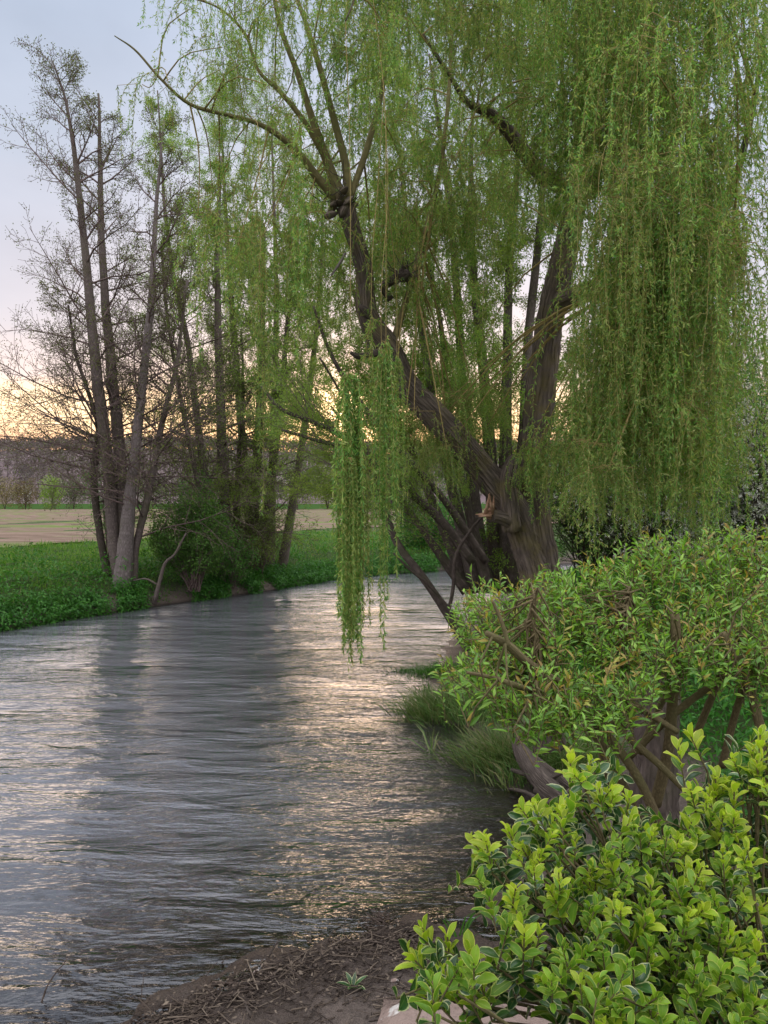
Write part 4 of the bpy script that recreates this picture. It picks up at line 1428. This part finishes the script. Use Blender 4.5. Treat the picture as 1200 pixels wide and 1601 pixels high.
Y3 = 28.5
shootwillow('light green leafy willow rising behind the second and third alder clumps', P(420, 915, Y3 + 1), [
    ([(400, 915, Y3, 20), (385, 760, Y3, 14), (372, 600, Y3, 11), (360, 440, Y3, 8), (352, 300, Y3, 5), (348, 200, Y3, 2)], 'alder_bark'),
    ([(420, 915, Y3, 18), (425, 760, Y3, 13), (430, 600, Y3, 10), (432, 440, Y3, 7), (428, 300, Y3, 4), (425, 190, Y3, 2)], 'alder_bark'),
    ([(435, 915, Y3, 18), (462, 760, Y3, 12), (485, 600, Y3, 9), (500, 460, Y3, 6), (505, 330, Y3, 3)], 'alder_bark'),
], 52, 'willow_leaf_back', 150, (27, 29), None, 3.0)

# bushes behind the curtain on the near bank
bush('hawthorn_bush', 'dark thorn bush thick with white blossom at the right edge behind the willow curtain', 'bush', (P(1185, 900, 13.5)[0], 13.5, 1.1), (2.6, 2.0, 4.6), 61, 'hawthorn_leaf', 46, 18000, (.03, .06), (.02, .035), 'dark_bark', 6500)
bush('hawthorn_bush', 'dark bush with thinly scattered white blossom seen through the middle of the willow curtain', 'bush', (P(1030, 900, 17)[0], 17.0, 1.1), (4.0, 2.4, 5.2), 62, 'hawthorn_leaf', 46, 26000, (.03, .06), (.02, .035), 'dark_bark', 4200)
bush('hawthorn_bush', 'dense dark bush directly right of the willow foot under the curtain', 'bush', (P(930, 900, 18)[0], 18.0, 1.1), (4.0, 2.4, 3.6), 63, 'hawthorn_leaf', 40, 26000, (.04, .07), (.02, .04), 'dark_bark', 60)
bush('bush', 'green bush beyond the curtain at the far right', 'bush', (P(1150, 900, 21)[0], 22.0, 1.1), (7.0, 3, 7.0), 64, 'hawthorn_leaf', 46, 28000, (.07, .12), (.04, .07), 'dark_bark', 0)

# ---------------------------------------------------------------- near bank: stump, log, tufts
def tuft(label, base, w, h, n, seed, mat='tuft', group='grass tufts at the near waterline', bw=(.006, .012)):
    r_ = np.random.default_rng(seed)
    base = np.array(base, float)
    x = base[0] + r_.normal(size=n) * w * .35
    y = base[1] + r_.normal(size=n) * w * .30
    z = np.maximum(ground(x, y), -.02)
    g = Geo()
    d = nrm(np.stack([(x - base[0]) / w * 1.0 + r_.normal(size=n) * .28, (y - base[1]) / w + r_.normal(size=n) * .28, np.ones(n)], -1))
    # blades bend: two joined pieces
    L = r_.uniform(.5, 1.0, n) * h
    W = r_.uniform(*bw, n)
    p0 = np.stack([x, y, z - .01], -1)
    S = nrm(np.cross(d, rdir(n, r_)))
    p1 = p0 + d * (L * .55)[:, None]
    d2 = nrm(d + np.stack([d[:, 0], d[:, 1], -d[:, 2] * .35], -1) * 1.0)
    p2 = p1 + d2 * (L * .45)[:, None]
    V = np.stack([p0 - S * W[:, None] / 2, p0 + S * W[:, None] / 2, p1 + S * W[:, None] * .4, p1 - S * W[:, None] * .4, p2], 1).reshape(-1, 3)
    i = np.arange(n) * 5
    g.add(V, np.stack([i, i + 1, i + 2, i + 3], 1), np.stack([i + 3, i + 2, i + 4], 1))
    o = g.obj('grass_tuft', M[mat])
    return tag(o, label, 'grass', group)


tuft('rounded grass tuft on the low spit where shaded water begins', (.86, 10.9, 0), .75, .50, 1500, 1)
tuft('second rounded grass tuft hugging the spit behind the leafy shrub', (1.35, 10.7, 0), .8, .5, 1300, 2)
tuft('tall grass tuft leaning over the shallow water beside the old log', (1.55, 8.9, 0), .85, .52, 2200, 3)
tuft('grass tuft on top of the bank right behind the old log', (2.0, 8.5, 0), .7, .5, 1400, 4)
tuft('flat dark mossy tuft on the farthest spit under the leaning stem', (.95, 13.6, 0), .9, .14, 1400, 5, 'weed')
tuft('small dark tuft standing alone in the open water', (.36, 13.7, 0), .22, .10, 180, 6, 'weed')
tuft('sparse dark reed stubs standing in the water before the rounded tuft', (.72, 12.3, 0), .30, .22, 50, 7, 'weed')
tuft('single green reed blades standing alone in the water', (.58, 9.3, 0), .05, .50, 9, 8, 'tuft', bw=(.012, .018))
tuft('dry straw coloured tuft at the foot of the old log', (1.45, 8.25, 0), .5, .30, 260, 9, 'tuft')
rt = np.random.default_rng(17)
x, y, z = scatter(150000, .3, 9, 5.5, 26, rt, lambda x, y, z: (z > .30) & ~isfar(x, y) & (np.abs(x / y) < .6) & ~inpoly(x, y, river_poly) & (rt.random(len(x)) < np.clip(12 / y, 0, 1)))
n = len(x)
g = Geo()
leaves(g, np.stack([x, y, z + rt.random(n) * .22], -1), nrm(rt.normal(size=(n, 3)) + [0, 0, .8]), rdir(n, rt), rt.uniform(.04, .16, n), rt.uniform(.012, .04, n), droop=.2)
o = g.obj('undergrowth', M['weed'])
o['kind'] = 'stuff'
o['label'] = 'green weeds on the near bank'

logt = thing('driftwood_log', 'weathered grey brown root log lying half in the water by the grass tuft', 'log', P(860, 1240, 7.6))
for pts in ([(808, 1160, 8.3, 14), (820, 1185, 8.1, 30), (842, 1215, 7.9, 36), (868, 1242, 7.7, 32), (888, 1262, 7.6, 18)],
            [(826, 1178, 8.2, 10), (848, 1200, 8.0, 20), (880, 1225, 7.9, 22), (910, 1250, 7.8, 12)],
            [(800, 1205, 8.2, 6), (822, 1212, 8.0, 9), (850, 1222, 7.85, 9), (880, 1210, 7.7, 5)],
            [(795, 1235, 8.0, 4), (820, 1240, 7.8, 7), (850, 1255, 7.6, 8)],
            [(812, 1178, 8.4, 16), (806, 1164, 8.5, 12), (812, 1152, 8.6, 4)],
            [(838, 1235, 7.8, 18), (862, 1250, 7.7, 24), (895, 1262, 7.6, 16)],
            [(850, 1262, 7.6, 8), (875, 1248, 7.6, 9), (905, 1228, 7.7, 8), (925, 1200, 7.8, 5)]):
    trunkpart('root', pts, 'driftwood', 18, 16, .22, 7, parent=logt)

stump = thing('willow_stump', 'broad dark furrowed trunk behind the pruned shrub', 'tree', P(1025, 1290, 6.2))
trunkpart('trunk', [(1020, 1330, 6.2, 110), (1022, 1280, 6.2, 84), (1024, 1220, 6.2, 72), (1026, 1150, 6.2, 66), (1030, 1080, 6.2, 60), (1030, 1020, 6.2, 56)], 'dark_bark', 40, 36, .08, 16, parent=stump)
trunkpart('trunk', [(870, 1120, 7.0, 70), (860, 1170, 7.0, 56), (845, 1080, 7.0, 50), (835, 1010, 7.2, 40)][1:], 'dark_bark', 30, 24, .1, 12, parent=stump)
trunkpart('root', [(1000, 1290, 6.1, 30), (965, 1310, 6.1, 24), (930, 1320, 6.1, 14)], 'dark_bark', 12, 12, .1, parent=stump)

# ---------------------------------------------------------------- mud shore: sticks, litter, stones, plantlet
ro = np.random.default_rng(66)


def stick(label, pts, mat='dead_twig', seg=7, group=None):
    g = Geo()
    p_ = spline(np.array([x[:3] for x in pts], float), 10)
    rr_ = np.interp(np.linspace(0, 1, 10), np.linspace(0, 1, len(pts)), [x[3] for x in pts])
    p_ = p_ + ro.normal(size=p_.shape) * .002
    tube(g, p_, rr_, seg, .15)
    o = g.obj('stick', M[mat], smooth=True)
    return tag(o, label, 'stick', group)


def shore(px, py, dz=0.0):
    return gp(px, py, dz)


def stk(label, pix, r=.006, lift=None, mat='dead_twig', group=None):
    pts = []
    for i, (a, b) in enumerate(pix):
        p = shore(a, b)
        p[2] = max(p[2], 0.0) + .008
        if lift:
            p = p0 * 1.0 if i else p
            if i:
                p = np.array([p0[0] + (a - pix[0][0]) / F * p0[1], p0[1] + .03 * i, p0[2] + (pix[0][1] - b) / F * p0[1]])
        if i == 0:
            p0 = p
            if lift:
                p0[2] -= .02
        pts.append((*p, r * (1 - .45 * i / max(1, len(pix) - 1))))
    return stick(label, pts, mat, group=group)


stk('dark twig standing up out of the water at the lower left corner', [(60, 1588), (68, 1560), (95, 1524)], .006, True)
stk('thin straight twig upright in the water near the lower left', [(216, 1578), (217, 1558), (217, 1536)], .003, True)
stk('curved twig rising from the edge of the mud, leftmost of the shore twigs', [(322, 1552), (318, 1535), (335, 1518)], .004, True)
stk('thin bent twig rising from the shallow water edge', [(362, 1536), (366, 1520), (384, 1505)], .0035, True)
stk('crooked pale stick lying at the water edge', [(412, 1508), (422, 1496), (431, 1484)], .008, True, 'driftwood')
stk('hooked pale twig beside the water above the litter', [(506, 1494), (510, 1480), (521, 1462)], .005, True, 'driftwood')
stk('flat pale split piece of wood lying on the mud', [(372, 1565), (382, 1582), (390, 1598)], .012, None, 'driftwood')
stk('long dark stick lying along the edge of the mud bank', [(250, 1590), (310, 1572), (400, 1555)], .008)
stk('short dark stick across the mud bank', [(330, 1545), (400, 1548)], .007)
stk('brown stick lying beside the shrub on the mud', [(600, 1492), (620, 1510), (640, 1530)], .007)
stk('bare bent twig on the mud by the small plant', [(505, 1520), (530, 1502), (545, 1490)], .005)

# loose litter of broken twigs along the shore
n = 3300
px_, py_ = ro.uniform(215, 680, n), ro.uniform(1435, 1612, n)
ed = np.interp(px_, [215, 300, 380, 440, 520, 600, 680], [1600, 1568, 1530, 1508, 1480, 1462, 1450])
dline = py_ - ed
m = (dline > -10 - 12 * ro.random(n) ** 3) & (ro.random(n) < np.exp(-np.clip(dline, 0, 200) / 34) + .10) & (fbm(px_ / 40, py_ / 22, 3) > -.28)
px_, py_ = px_[m], py_[m]
A, B = [], []
for a, b in zip(px_, py_):
    Yg = (H - .06) * F / (b - HOR)
    x_ = (a - 600) / F * Yg
    z_ = max(gz_at(x_, Yg), 0) + .004 + ro.random() * .02
    ang = ro.normal() * .8 + .35
    L = ro.uniform(.03, .20) * (1 + (ro.random() < .06) * 1.4)
    dv = np.array([math.cos(ang), math.sin(ang), ro.normal() * .12]) * L
    A.append(np.array([x_, Yg, z_]) - dv / 2)
    B.append(np.array([x_, Yg, z_]) + dv / 2)
g = Geo()
ra_ = ro.uniform(.0015, .006, len(A))
segs(g, A, B, ra_, ra_ * .7, 4)
# crumbs of leaf and bark, and small stones, among the twigs
cp = np.array(A)[ro.integers(0, len(A), 1600)] + ro.normal(size=(1600, 3)) * [.10, .10, .003]
leaves(g, cp, nrm(ro.normal(size=(1600, 3)) * [1, 1, .25]), nrm(ro.normal(size=(1600, 3)) * .4 + [0, 0, 1]), ro.uniform(.012, .05, 1600), ro.uniform(.008, .022, 1600))
o = g.obj('twig_litter', M['litter'])
o['kind'] = 'stuff'
o['label'] = 'broken twigs and plant litter washed up along the mud shore'

# a clot of twigs lying in the shallow water
g = Geo()
c0 = P(590, 1440, 5.5)
c0[2] = .01
A, B = [], []
for i in range(70):
    p = c0 + np.array([ro.normal() * .07, ro.normal() * .06, abs(ro.normal()) * .012])
    ang = ro.normal() * .7
    dv = np.array([math.cos(ang), math.sin(ang), ro.normal() * .2]) * ro.uniform(.03, .14)
    A.append(p - dv / 2)
    B.append(p + dv / 2)
ra_ = ro.uniform(.002, .004, len(A))
segs(g, A, B, ra_, ra_ * .6, 4)
o = g.obj('twig_clump', M['dead_twig'])
tag(o, 'small clump of dark twigs lying in the shallow water by the mud bank', 'twigs')

# pebbles
for i, (a, b, r_, lab) in enumerate([(617, 1542, .022, 'small pale pebble on the mud left of the leafy shoots'), (401, 1537, .026, 'grey stone among the twigs at the water edge'),
                                     (603, 1580, .018, 'reddish pebble on the mud just behind the stone block')]):
    p = shore(a, b)
    g = Geo()
    pts = np.array([p + [-r_ * 1.2, 0, .3 * r_], p + [-r_ * .8, 0, .3 * r_], p + [0, 0, .4 * r_], p + [r_ * .8, 0, .3 * r_], p + [r_ * 1.2, 0, .3 * r_]])
    tube(g, pts, [r_ * .2, r_ * .7, r_ * .85, r_ * .7, r_ * .2], 9, .1)
    tag(g.obj('pebble', M['stone'], smooth=True), lab, 'stone')


# ---- shaped leaf: grid with edge attribute
def leafshape(L, W, ns=6, widest=.55, tipround=1.0, cup=.12, curl=.15, wavy=0.0, seed=0):
    """leaf along +Y from the origin, face up +Z; returns verts, quads, tris, att"""
    r_ = np.random.default_rng(seed)
    ts = np.linspace(0, 1, ns + 1)
    V, A = [], []
    cols = [-1, -.72, 0, .72, 1]
    for t in ts:
        if t < widest:
            w = math.sin(t / widest * math.pi / 2) ** .9
        else:
            u = (t - widest) / (1 - widest)
            w = max(0.0, 1 - u ** (1.6 + tipround)) ** (.65 if tipround > .5 else 1.0)
        w = max(w, .07 if t < .01 else (.03 if t > .99 else w))
        for c in cols:
            x = c * w * W / 2
            zc = cup * abs(c) ** 1.5 * w * W - curl * t * t * L + wavy * W * math.sin(t * 9 + c * 2 + seed) * abs(c)
            V.append((x, t * L, zc))
            e = abs(c)
            if t > .93:
                e = max(e, .9)
            A.append((e, t))
    V = np.array(V)
    k_ = len(cols)
    idx = np.arange(len(V)).reshape(-1, k_)
    q_ = np.stack([idx[:-1, :-1], idx[:-1, 1:], idx[1:, 1:], idx[1:, :-1]], -1).reshape(-1, 4)
    return V, q_, np.array(A)


def frame_mat(p, d, n, s):
    d = nrm(d)
    x = nrm(np.cross(d, n))
    z = np.cross(x, d)
    m = np.eye(4)
    m[:3, 0], m[:3, 1], m[:3, 2], m[:3, 3] = x * s, d * s, z * s, p
    return m


def leafy(thing_, items, shapes, mats, nparts, partname='leaf', stuffname='foliage', cell=10.0):
    """items: list of (p, d, n, scale, shape index, material index); those in sight become single leaves, the rest one mass"""
    C = np.array([it[0] + nrm(it[1]) * it[3] * .5 * shapes[it[4]][0][:, 1].max() for it in items])
    sx, sy = scr(C)
    dist = np.linalg.norm(C - [0, 0, H], axis=1)
    order = np.argsort(dist)
    seen, pick = set(), []
    rest = []
    for i in order:
        if not (0 < sx[i] < 1200 and 0 < sy[i] < 1601):
            rest.append(i)
            continue
        key = (int(sx[i] / cell), int(sy[i] / cell))
        if key in seen:
            rest.append(i)
            continue
        # a leaf occupies a few cells
        for a in (-1, 0, 1):
            for b in (-1, 0, 1):
                seen.add((key[0] + a, key[1] + b))
        pick.append(i)
    # spread the single leaves over the whole shrub, largest first
    size = np.array([items[i][3] * shapes[items[i][4]][0][:, 1].max() / dist[i] for i in pick])
    pick = [pick[j] for j in np.argsort(-size)]
    rest += pick[nparts:]
    pick = pick[:nparts]
    meshes = {}
    for i in pick:
        p, d, n, s, si, mi = items[i]
        if (si, mi) not in meshes:
            g = Geo()
            V, q_, A = shapes[si]
            g.add(V, q_, None, A)
            meshes[(si, mi)] = g.mesh(partname, M[mats[mi]], True)
        m = frame_mat(p, d, n, s)
        o = bpy.data.objects.new(partname, meshes[(si, mi)])
        COL.objects.link(o)
        o.parent = thing_
        o.matrix_parent_inverse = Matrix.Translation(thing_.location).inverted()
        o.matrix_basis = Matrix([[float(v) for v in r_] for r_ in m])
    for mi in range(len(mats)):
        g = Geo()
        for i in rest:
            p, d, n, s, si, mj = items[i]
            if mj != mi:
                continue
            V, q_, A = shapes[si]
            m = frame_mat(p, d, n, s)
            g.add(V @ m[:3, :3].T + m[:3, 3], q_, None, A)
        if g.n:
            g.obj(stuffname, M[mats[mi]], thing_, smooth=True, kind='stuff')
    return len(pick)


# plantlet on the mud
pl = shore(551, 1556)
plant = thing('weed_plant', 'small grey green broad leaved plant growing on the mud bank', 'plant', pl)
sh = leafshape(.11, .035, 6, .55, .3, .2, .25)
for i, (az, upz, s) in enumerate([(.3, 1.1, 1), (2.2, 1.3, .9), (3.3, .8, 1), (4.4, .9, .85), (5.5, .7, 1.05), (1.3, 2.2, .8)]):
    g = Geo()
    m = frame_mat(pl, np.array([math.cos(az), math.sin(az), upz]), np.array([-math.cos(az) * .6, -math.sin(az) * .6, 1]), s)
    g.add(sh[0] @ m[:3, :3].T + m[:3, 3], sh[1], None, sh[2])
    g.obj('leaf', M['spindle_old'], plant, smooth=True)

# stone block at the bottom of the frame
def block(name, label, corners, z0, z1, seed, sub=14):
    r_ = np.random.default_rng(seed)
    g = Geo()
    c = np.array(corners, float)
    u = np.linspace(0, 1, sub)
    Uu, Vv = np.meshgrid(u, u)
    top = (c[0] * ((1 - Uu) * (1 - Vv))[..., None] + c[1] * (Uu * (1 - Vv))[..., None] + c[2] * (Uu * Vv)[..., None] + c[3] * ((1 - Uu) * Vv)[..., None])
    ed = np.minimum(np.minimum(Uu, 1 - Uu), np.minimum(Vv, 1 - Vv))
    zt = z1 + .02 * fbm(top[..., 0] * 6, top[..., 1] * 6, 4) - .05 * np.exp(-ed / .035)
    T = np.concatenate([top + .012 * fbm(top[..., 0] * 9, top[..., 1] * 9, 2)[..., None], zt[..., None]], -1)
    idx = np.arange(sub * sub).reshape(sub, sub)
    q_ = np.stack([idx[:-1, :-1], idx[:-1, 1:], idx[1:, 1:], idx[1:, :-1]], -1).reshape(-1, 4)
    ring = np.concatenate([idx[0, :-1], idx[:-1, -1], idx[-1, :0:-1], idx[:0:-1, 0]])
    V = [T.reshape(-1, 3)]
    tv = T.reshape(-1, 3)[ring]
    rows_ = []
    for t in np.linspace(0, 1, 8)[1:]:
        w = tv.copy()
        w[:, 2] = tv[:, 2] * (1 - t) + z0 * t
        w[:, :2] += .02 * fbm(w[:, 0] * 8 + w[:, 2] * 7, w[:, 1] * 8, 2)[:, None]
        rows_.append(w)
    V += rows_
    qs = [q_]
    prev = ring
    base_ = sub * sub
    nr = len(ring)
    for k_ in range(len(rows_)):
        cur = base_ + k_ * nr + np.arange(nr)
        qs.append(np.stack([prev, cur, np.roll(cur, -1), np.roll(prev, -1)], 1))
        prev = cur
    g.add(np.concatenate(V), np.concatenate(qs))
    o = g.obj(name, M['stone'], smooth=True)
    return tag(o, label, 'stone')


block('stone_block', 'pinkish grey weathered stone block with white lichen at the foot of the bright shrub', [(-.17, 2.2), (1.2, 2.2), (1.25, 3.08), (.0, 3.14)], .2, 1.02, 3)

# ---------------------------------------------------------------- pruned shrub in the middle
def shrub_tips(poly, n, r_, depth, jitter):
    xs_, ys_ = poly[:, 0], poly[:, 1]
    out = []
    while len(out) < n:
        a, b = r_.uniform(xs_.min(), xs_.max(), 400), r_.uniform(ys_.min(), ys_.max(), 400)
        m = inpoly(a, b, poly)
        for x_, y_ in zip(a[m], b[m]):
            out.append(P(x_, y_, depth(x_, y_) + r_.normal() * jitter))
    return np.array(out[:n])


salix = thing('pruned_willow_shrub', 'wide pruned shrub with thick crossing olive limbs and narrow green and bronze leaves', 'shrub', P(1020, 1300, 4.1))
sl_ = [
    ([(1035, 1300, 4.1, 26), (1000, 1220, 4.0, 20), (950, 1150, 3.9, 18), (905, 1105, 3.8, 17), (860, 1060, 3.7, 17), (822, 1035, 3.6, 17), (795, 1010, 3.55, 18), (760, 990, 3.5, 12)],),
    ([(1010, 1310, 4.2, 20), (985, 1250, 4.15, 20), (950, 1180, 4.1, 20), (925, 1140, 4.1, 18), (885, 1080, 4.0, 16), (845, 1010, 3.95, 15), (820, 970, 3.9, 12)],),
    ([(1025, 1260, 4.3, 26), (1045, 1180, 4.2, 24), (1052, 1100, 4.1, 22), (1058, 1030, 4.0, 22), (1055, 960, 4.0, 16)],),
    ([(1070, 1235, 4.0, 14), (1030, 1195, 3.95, 15), (990, 1160, 3.9, 15), (960, 1130, 3.9, 12)],),
    ([(985, 1185, 4.3, 14), (1040, 1130, 4.2, 15), (1095, 1085, 4.2, 15), (1140, 1055, 4.1, 13), (1190, 1020, 4.1, 10)],),
    ([(1060, 1145, 3.8, 12), (1020, 1120, 3.75, 14), (985, 1098, 3.7, 13), (960, 1090, 3.7, 10)],),
    ([(1000, 1180, 4.4, 14), (1030, 1110, 4.4, 14), (1060, 1050, 4.4, 13), (1080, 990, 4.4, 10)],),
    ([(1085, 1160, 4.4, 16), (1110, 1100, 4.3, 15), (1135, 1040, 4.2, 14), (1160, 980, 4.2, 12)],),
    ([(1200, 1180, 3.9, 22), (1180, 1100, 3.9, 20), (1160, 1040, 3.9, 18), (1130, 990, 3.9, 14)],),
    ([(1130, 1200, 4.2, 16), (1150, 1120, 4.1, 15), (1170, 1060, 4.0, 15), (1200, 1000, 4.0, 12)],),
    ([(905, 1110, 3.85, 12), (880, 1070, 3.7, 12), (842, 1055, 3.6, 14), (835, 1085, 3.5, 13), (812, 1110, 3.45, 10)],),
    ([(860, 1070, 3.7, 12), (830, 1078, 3.5, 12), (800, 1070, 3.4, 12), (770, 1060, 3.35, 9), (730, 1052, 3.3, 6)],),
    ([(1020, 1300, 4.15, 20), (960, 1260, 4.2, 16), (945, 1200, 4.2, 14), (935, 1140, 4.2, 14)],),
    ([(940, 1140, 3.9, 12), (960, 1060, 4.1, 12), (975, 980, 4.2, 11), (985, 920, 4.3, 8)],),
    ([(845, 1010, 3.9, 12), (830, 960, 3.9, 10), (840, 920, 4.0, 7)],),
    ([(795, 1010, 3.5, 10), (785, 975, 3.5, 9), (770, 940, 3.5, 6)],),
]
for (pts,) in sl_:
    trunkpart('limb', [(a, b, c + .22, d * .78) for a, b, c, d in pts], 'shrub_bark', 26, 12, .16, parent=salix)
limbnodes = np.concatenate([stem_path(pts, 26)[0] for (pts,) in sl_])
rs = np.random.default_rng(201)
polyS = np.array([(700, 945), (745, 900), (800, 905), (850, 880), (930, 870), (985, 842), (1060, 822), (1130, 816), (1215, 808), (1215, 1060), (1160, 1030), (1100, 1040), (1050, 1040), (1000, 1080), (960, 1120), (900, 1140), (850, 1120), (790, 1095), (720, 1075), (665, 1050), (700, 1030), (735, 1010), (700, 985)], float)
depS = lambda x_, y_: 3.35 + (1 - np.clip((y_ - 830) / 280, 0, 1)) * 1.25 + np.clip((x_ - 700) / 500, 0, 1) * .15 + rs.random() * .45
tips = shrub_tips(polyS, 1400, rs, depS, .06)
# some beyond the right edge
tips = np.vstack([tips, [P(rs.uniform(1200, 1420), rs.uniform(830, 1080), rs.uniform(3.6, 4.8)) for _ in range(90)]])
shapeS = [leafshape(.082, .022, 5, .42, .1, .22, .22, .02, 1), leafshape(.070, .024, 5, .45, .1, .15, .35, .03, 2), leafshape(.090, .021, 5, .40, .1, .28, .12, .02, 3)]
items, S = [], []
for tp in tips:
    if rs.random() < .14:
        tp = tp + np.array([0, 0, rs.uniform(.02, .10)])
    dn_ = np.linalg.norm(limbnodes - tp, axis=1)
    near_ = limbnodes[np.argsort(dn_)[rs.integers(0, 14)]]
    out = nrm(tp - near_ + np.array([0, 0, .12]))
    d = nrm(out * .6 + np.array([rs.normal() * .35 - .1, -.15 + rs.normal() * .3, .75]))
    ln = rs.uniform(.12, .26)
    b0 = tp - d * ln
    S.append((b0, tp, .0028, .0015))
    if rs.random() < .30 and np.linalg.norm(near_ - b0) < .42:
        mid = (b0 + near_) / 2 + rs.normal(size=3) * .03
        S.append((near_, mid, .006, .004))
        S.append((mid, b0, .004, .0028))
    bronze = rs.random() < .17
    nl = rs.integers(9, 15)
    for j in range(nl):
        f = j / nl
        p = b0 + (tp - b0) * (f * 1.0)
        az = j * 2.4 + rs.random()
        perp = rs.normal(size=3)
        perp -= perp @ d * d
        perp = nrm(perp)
        dd_ = nrm(d * (.35 + .9 * f) + perp)
        sc_ = rs.uniform(.42, 1.0) * (1 - .35 * f)
        items.append((p, dd_, nrm(np.array([0, -.25, 1.0]) + rs.normal(size=3) * .45), sc_, int(rs.integers(3)), 1 if (bronze and f > .35) or rs.random() < .07 else 0))
to_geo(S, 5).obj('twigs', M['shrub_bark'], salix, kind='stuff')
leafy(salix, items, shapeS, ['salix_green', 'salix_bronze'], 296, cell=9)

# ---------------------------------------------------------------- bright variegated shrub in front
spin = thing('variegated_shrub', 'bright lime green variegated evergreen shrub with pale leaf edges in the lower right foreground', 'shrub', (1.15, 2.0, 1.05))
re_ = np.random.default_rng(301)
polyE = np.array([(722, 1340), (745, 1300), (800, 1285), (812, 1250), (860, 1262), (885, 1195), (920, 1175), (945, 1205), (985, 1240), (1000, 1290), (1045, 1300), (1060, 1250), (1100, 1210), (1140, 1190), (1165, 1150), (1200, 1130), (1240, 1110), (1240, 1640), (930, 1640), (890, 1560), (800, 1535), (700, 1540), (655, 1545), (640, 1480), (665, 1452), (700, 1500), (760, 1500), (800, 1440), (760, 1400), (730, 1390)], float)
depE = lambda x_, y_: 2.25 - np.clip((y_ - 1150) / 450, 0, 1) * .72 + (0.05 if x_ > 1000 else -.02)
shapeE = [leafshape(.050, .023, 7, .60, .8, .30, .10, .03, 1), leafshape(.056, .025, 7, .58, .7, .20, .24, .05, 2), leafshape(.044, .021, 7, .62, .8, .40, -.06, .03, 3), leafshape(.060, .030, 7, .56, .8, .22, .32, .06, 4)]
items, S = [], []


def rosette(tp, d, young, r_, sc=1.0, dark=0.0):
    d = nrm(d)
    perp0 = nrm(np.cross(d, r_.normal(size=3)))
    perp1 = np.cross(d, perp0)
    ln = r_.uniform(.10, .17) * sc
    b0 = tp - d * ln
    S.append((b0, tp, .0028 * sc, .002 * sc))
    nl = int(r_.integers(11, 16))
    for j in range(nl):
        f = j / (nl - 1)                    # 0 low, 1 tip
        az = (j // 2) * 1.571 + (j % 2) * math.pi + r_.normal() * .25
        side = perp0 * math.cos(az) + perp1 * math.sin(az)
        open_ = 1.15 - .75 * f + r_.normal() * .12
        dd_ = nrm(d * (math.cos(open_)) + side * math.sin(open_) + np.array([0, 0, .05]))
        nn = nrm(d * math.sin(open_) - side * math.cos(open_))
        p = b0 + (tp - b0) * (f ** .8)
        s = sc * (1.08 - .38 * f ** 3) * r_.uniform(.62, 1.15)
        a = f + r_.normal() * .12
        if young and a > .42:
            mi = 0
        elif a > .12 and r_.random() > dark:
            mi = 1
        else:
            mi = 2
        items.append((p, dd_, nn, s, int(r_.integers(4)), mi))
    return b0


tips = shrub_tips(polyE, 215, re_, depE, .05)
for tp in tips:
    sx_, sy_ = scr(tp)
    top_ = np.clip((1480 - sy_) / 250, 0, 1)
    d = np.array([re_.normal() * .30 - .18 * (sx_ < 900), -.25 + re_.normal() * .28, .95])
    b0 = rosette(tp, d, re_.random() < .22 + .75 * top_, re_, re_.uniform(.60, .95))
    root = np.array([1.1, 2.15, 1.2])
    mid = b0 * .72 + root * .28 + re_.normal(size=3) * .03
    S.append((mid, b0, .004, .003))
    S.append((root * .6 + mid * .4, mid, .007, .004))
# deeper, older leaves
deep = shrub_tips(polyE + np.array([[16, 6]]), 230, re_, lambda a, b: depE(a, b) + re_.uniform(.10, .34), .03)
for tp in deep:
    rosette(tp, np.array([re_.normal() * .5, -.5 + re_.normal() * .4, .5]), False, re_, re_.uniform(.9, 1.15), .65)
# reaching shoots: far left one, upright tips
for (a, b, Yt, dx) in [(660, 1455, 1.95, -.4), (642, 1500, 1.93, -.9), (700, 1470, 1.92, -.1), (735, 1490, 1.9, -.2), (655, 1545, 1.88, -.9), (690, 1530, 1.86, -.6), (722, 1545, 1.84, -.5), (748, 1530, 1.86, -.3),
                       (893, 1185, 2.22, .0), (925, 1190, 2.25, .15), (838, 1262, 2.15, -.25), (740, 1320, 2.05, -.8), (795, 1300, 2.05, -.4), (1080, 1150, 2.3, -.5), (1062, 1170, 2.3, -.2), (1190, 1150, 2.25, 0), (1120, 1215, 2.25, -.1), (1150, 1240, 2.2, 0), (985, 1250, 2.25, .1), (1185, 1190, 2.2, -.1), (1120, 1230, 2.25, .2)]:
    tp = P(a, b, Yt)
    b0 = rosette(tp, np.array([dx, -.1, 1.0]), True, re_, re_.uniform(.95, 1.1))
    root = np.array([1.0, 2.1, 1.5])
    mid = b0 * .55 + root * .45
    mid[2] = min(mid[2], b0[2] - .05)
    S.append((mid, b0, .005, .003))
    S.append((root, mid, .007, .005))
# body of the shrub below and behind the frame
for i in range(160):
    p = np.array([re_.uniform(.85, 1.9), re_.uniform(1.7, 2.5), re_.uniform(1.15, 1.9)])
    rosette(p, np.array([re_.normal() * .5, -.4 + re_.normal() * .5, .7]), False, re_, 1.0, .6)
to_geo(S, 5).obj('stems', M['shrub_bark'], spin, kind='stuff')
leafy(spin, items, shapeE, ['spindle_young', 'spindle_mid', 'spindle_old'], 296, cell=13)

# a dark strap-leaved plant at the water edge
sw = shore(722, 1450)
tuft('dark strap leaves arching from the mud behind the bright shrub', (.52, 5.3, 0), .10, .32, 8, 12, 'weed', 'grass tufts at the near waterline', (.014, .02))
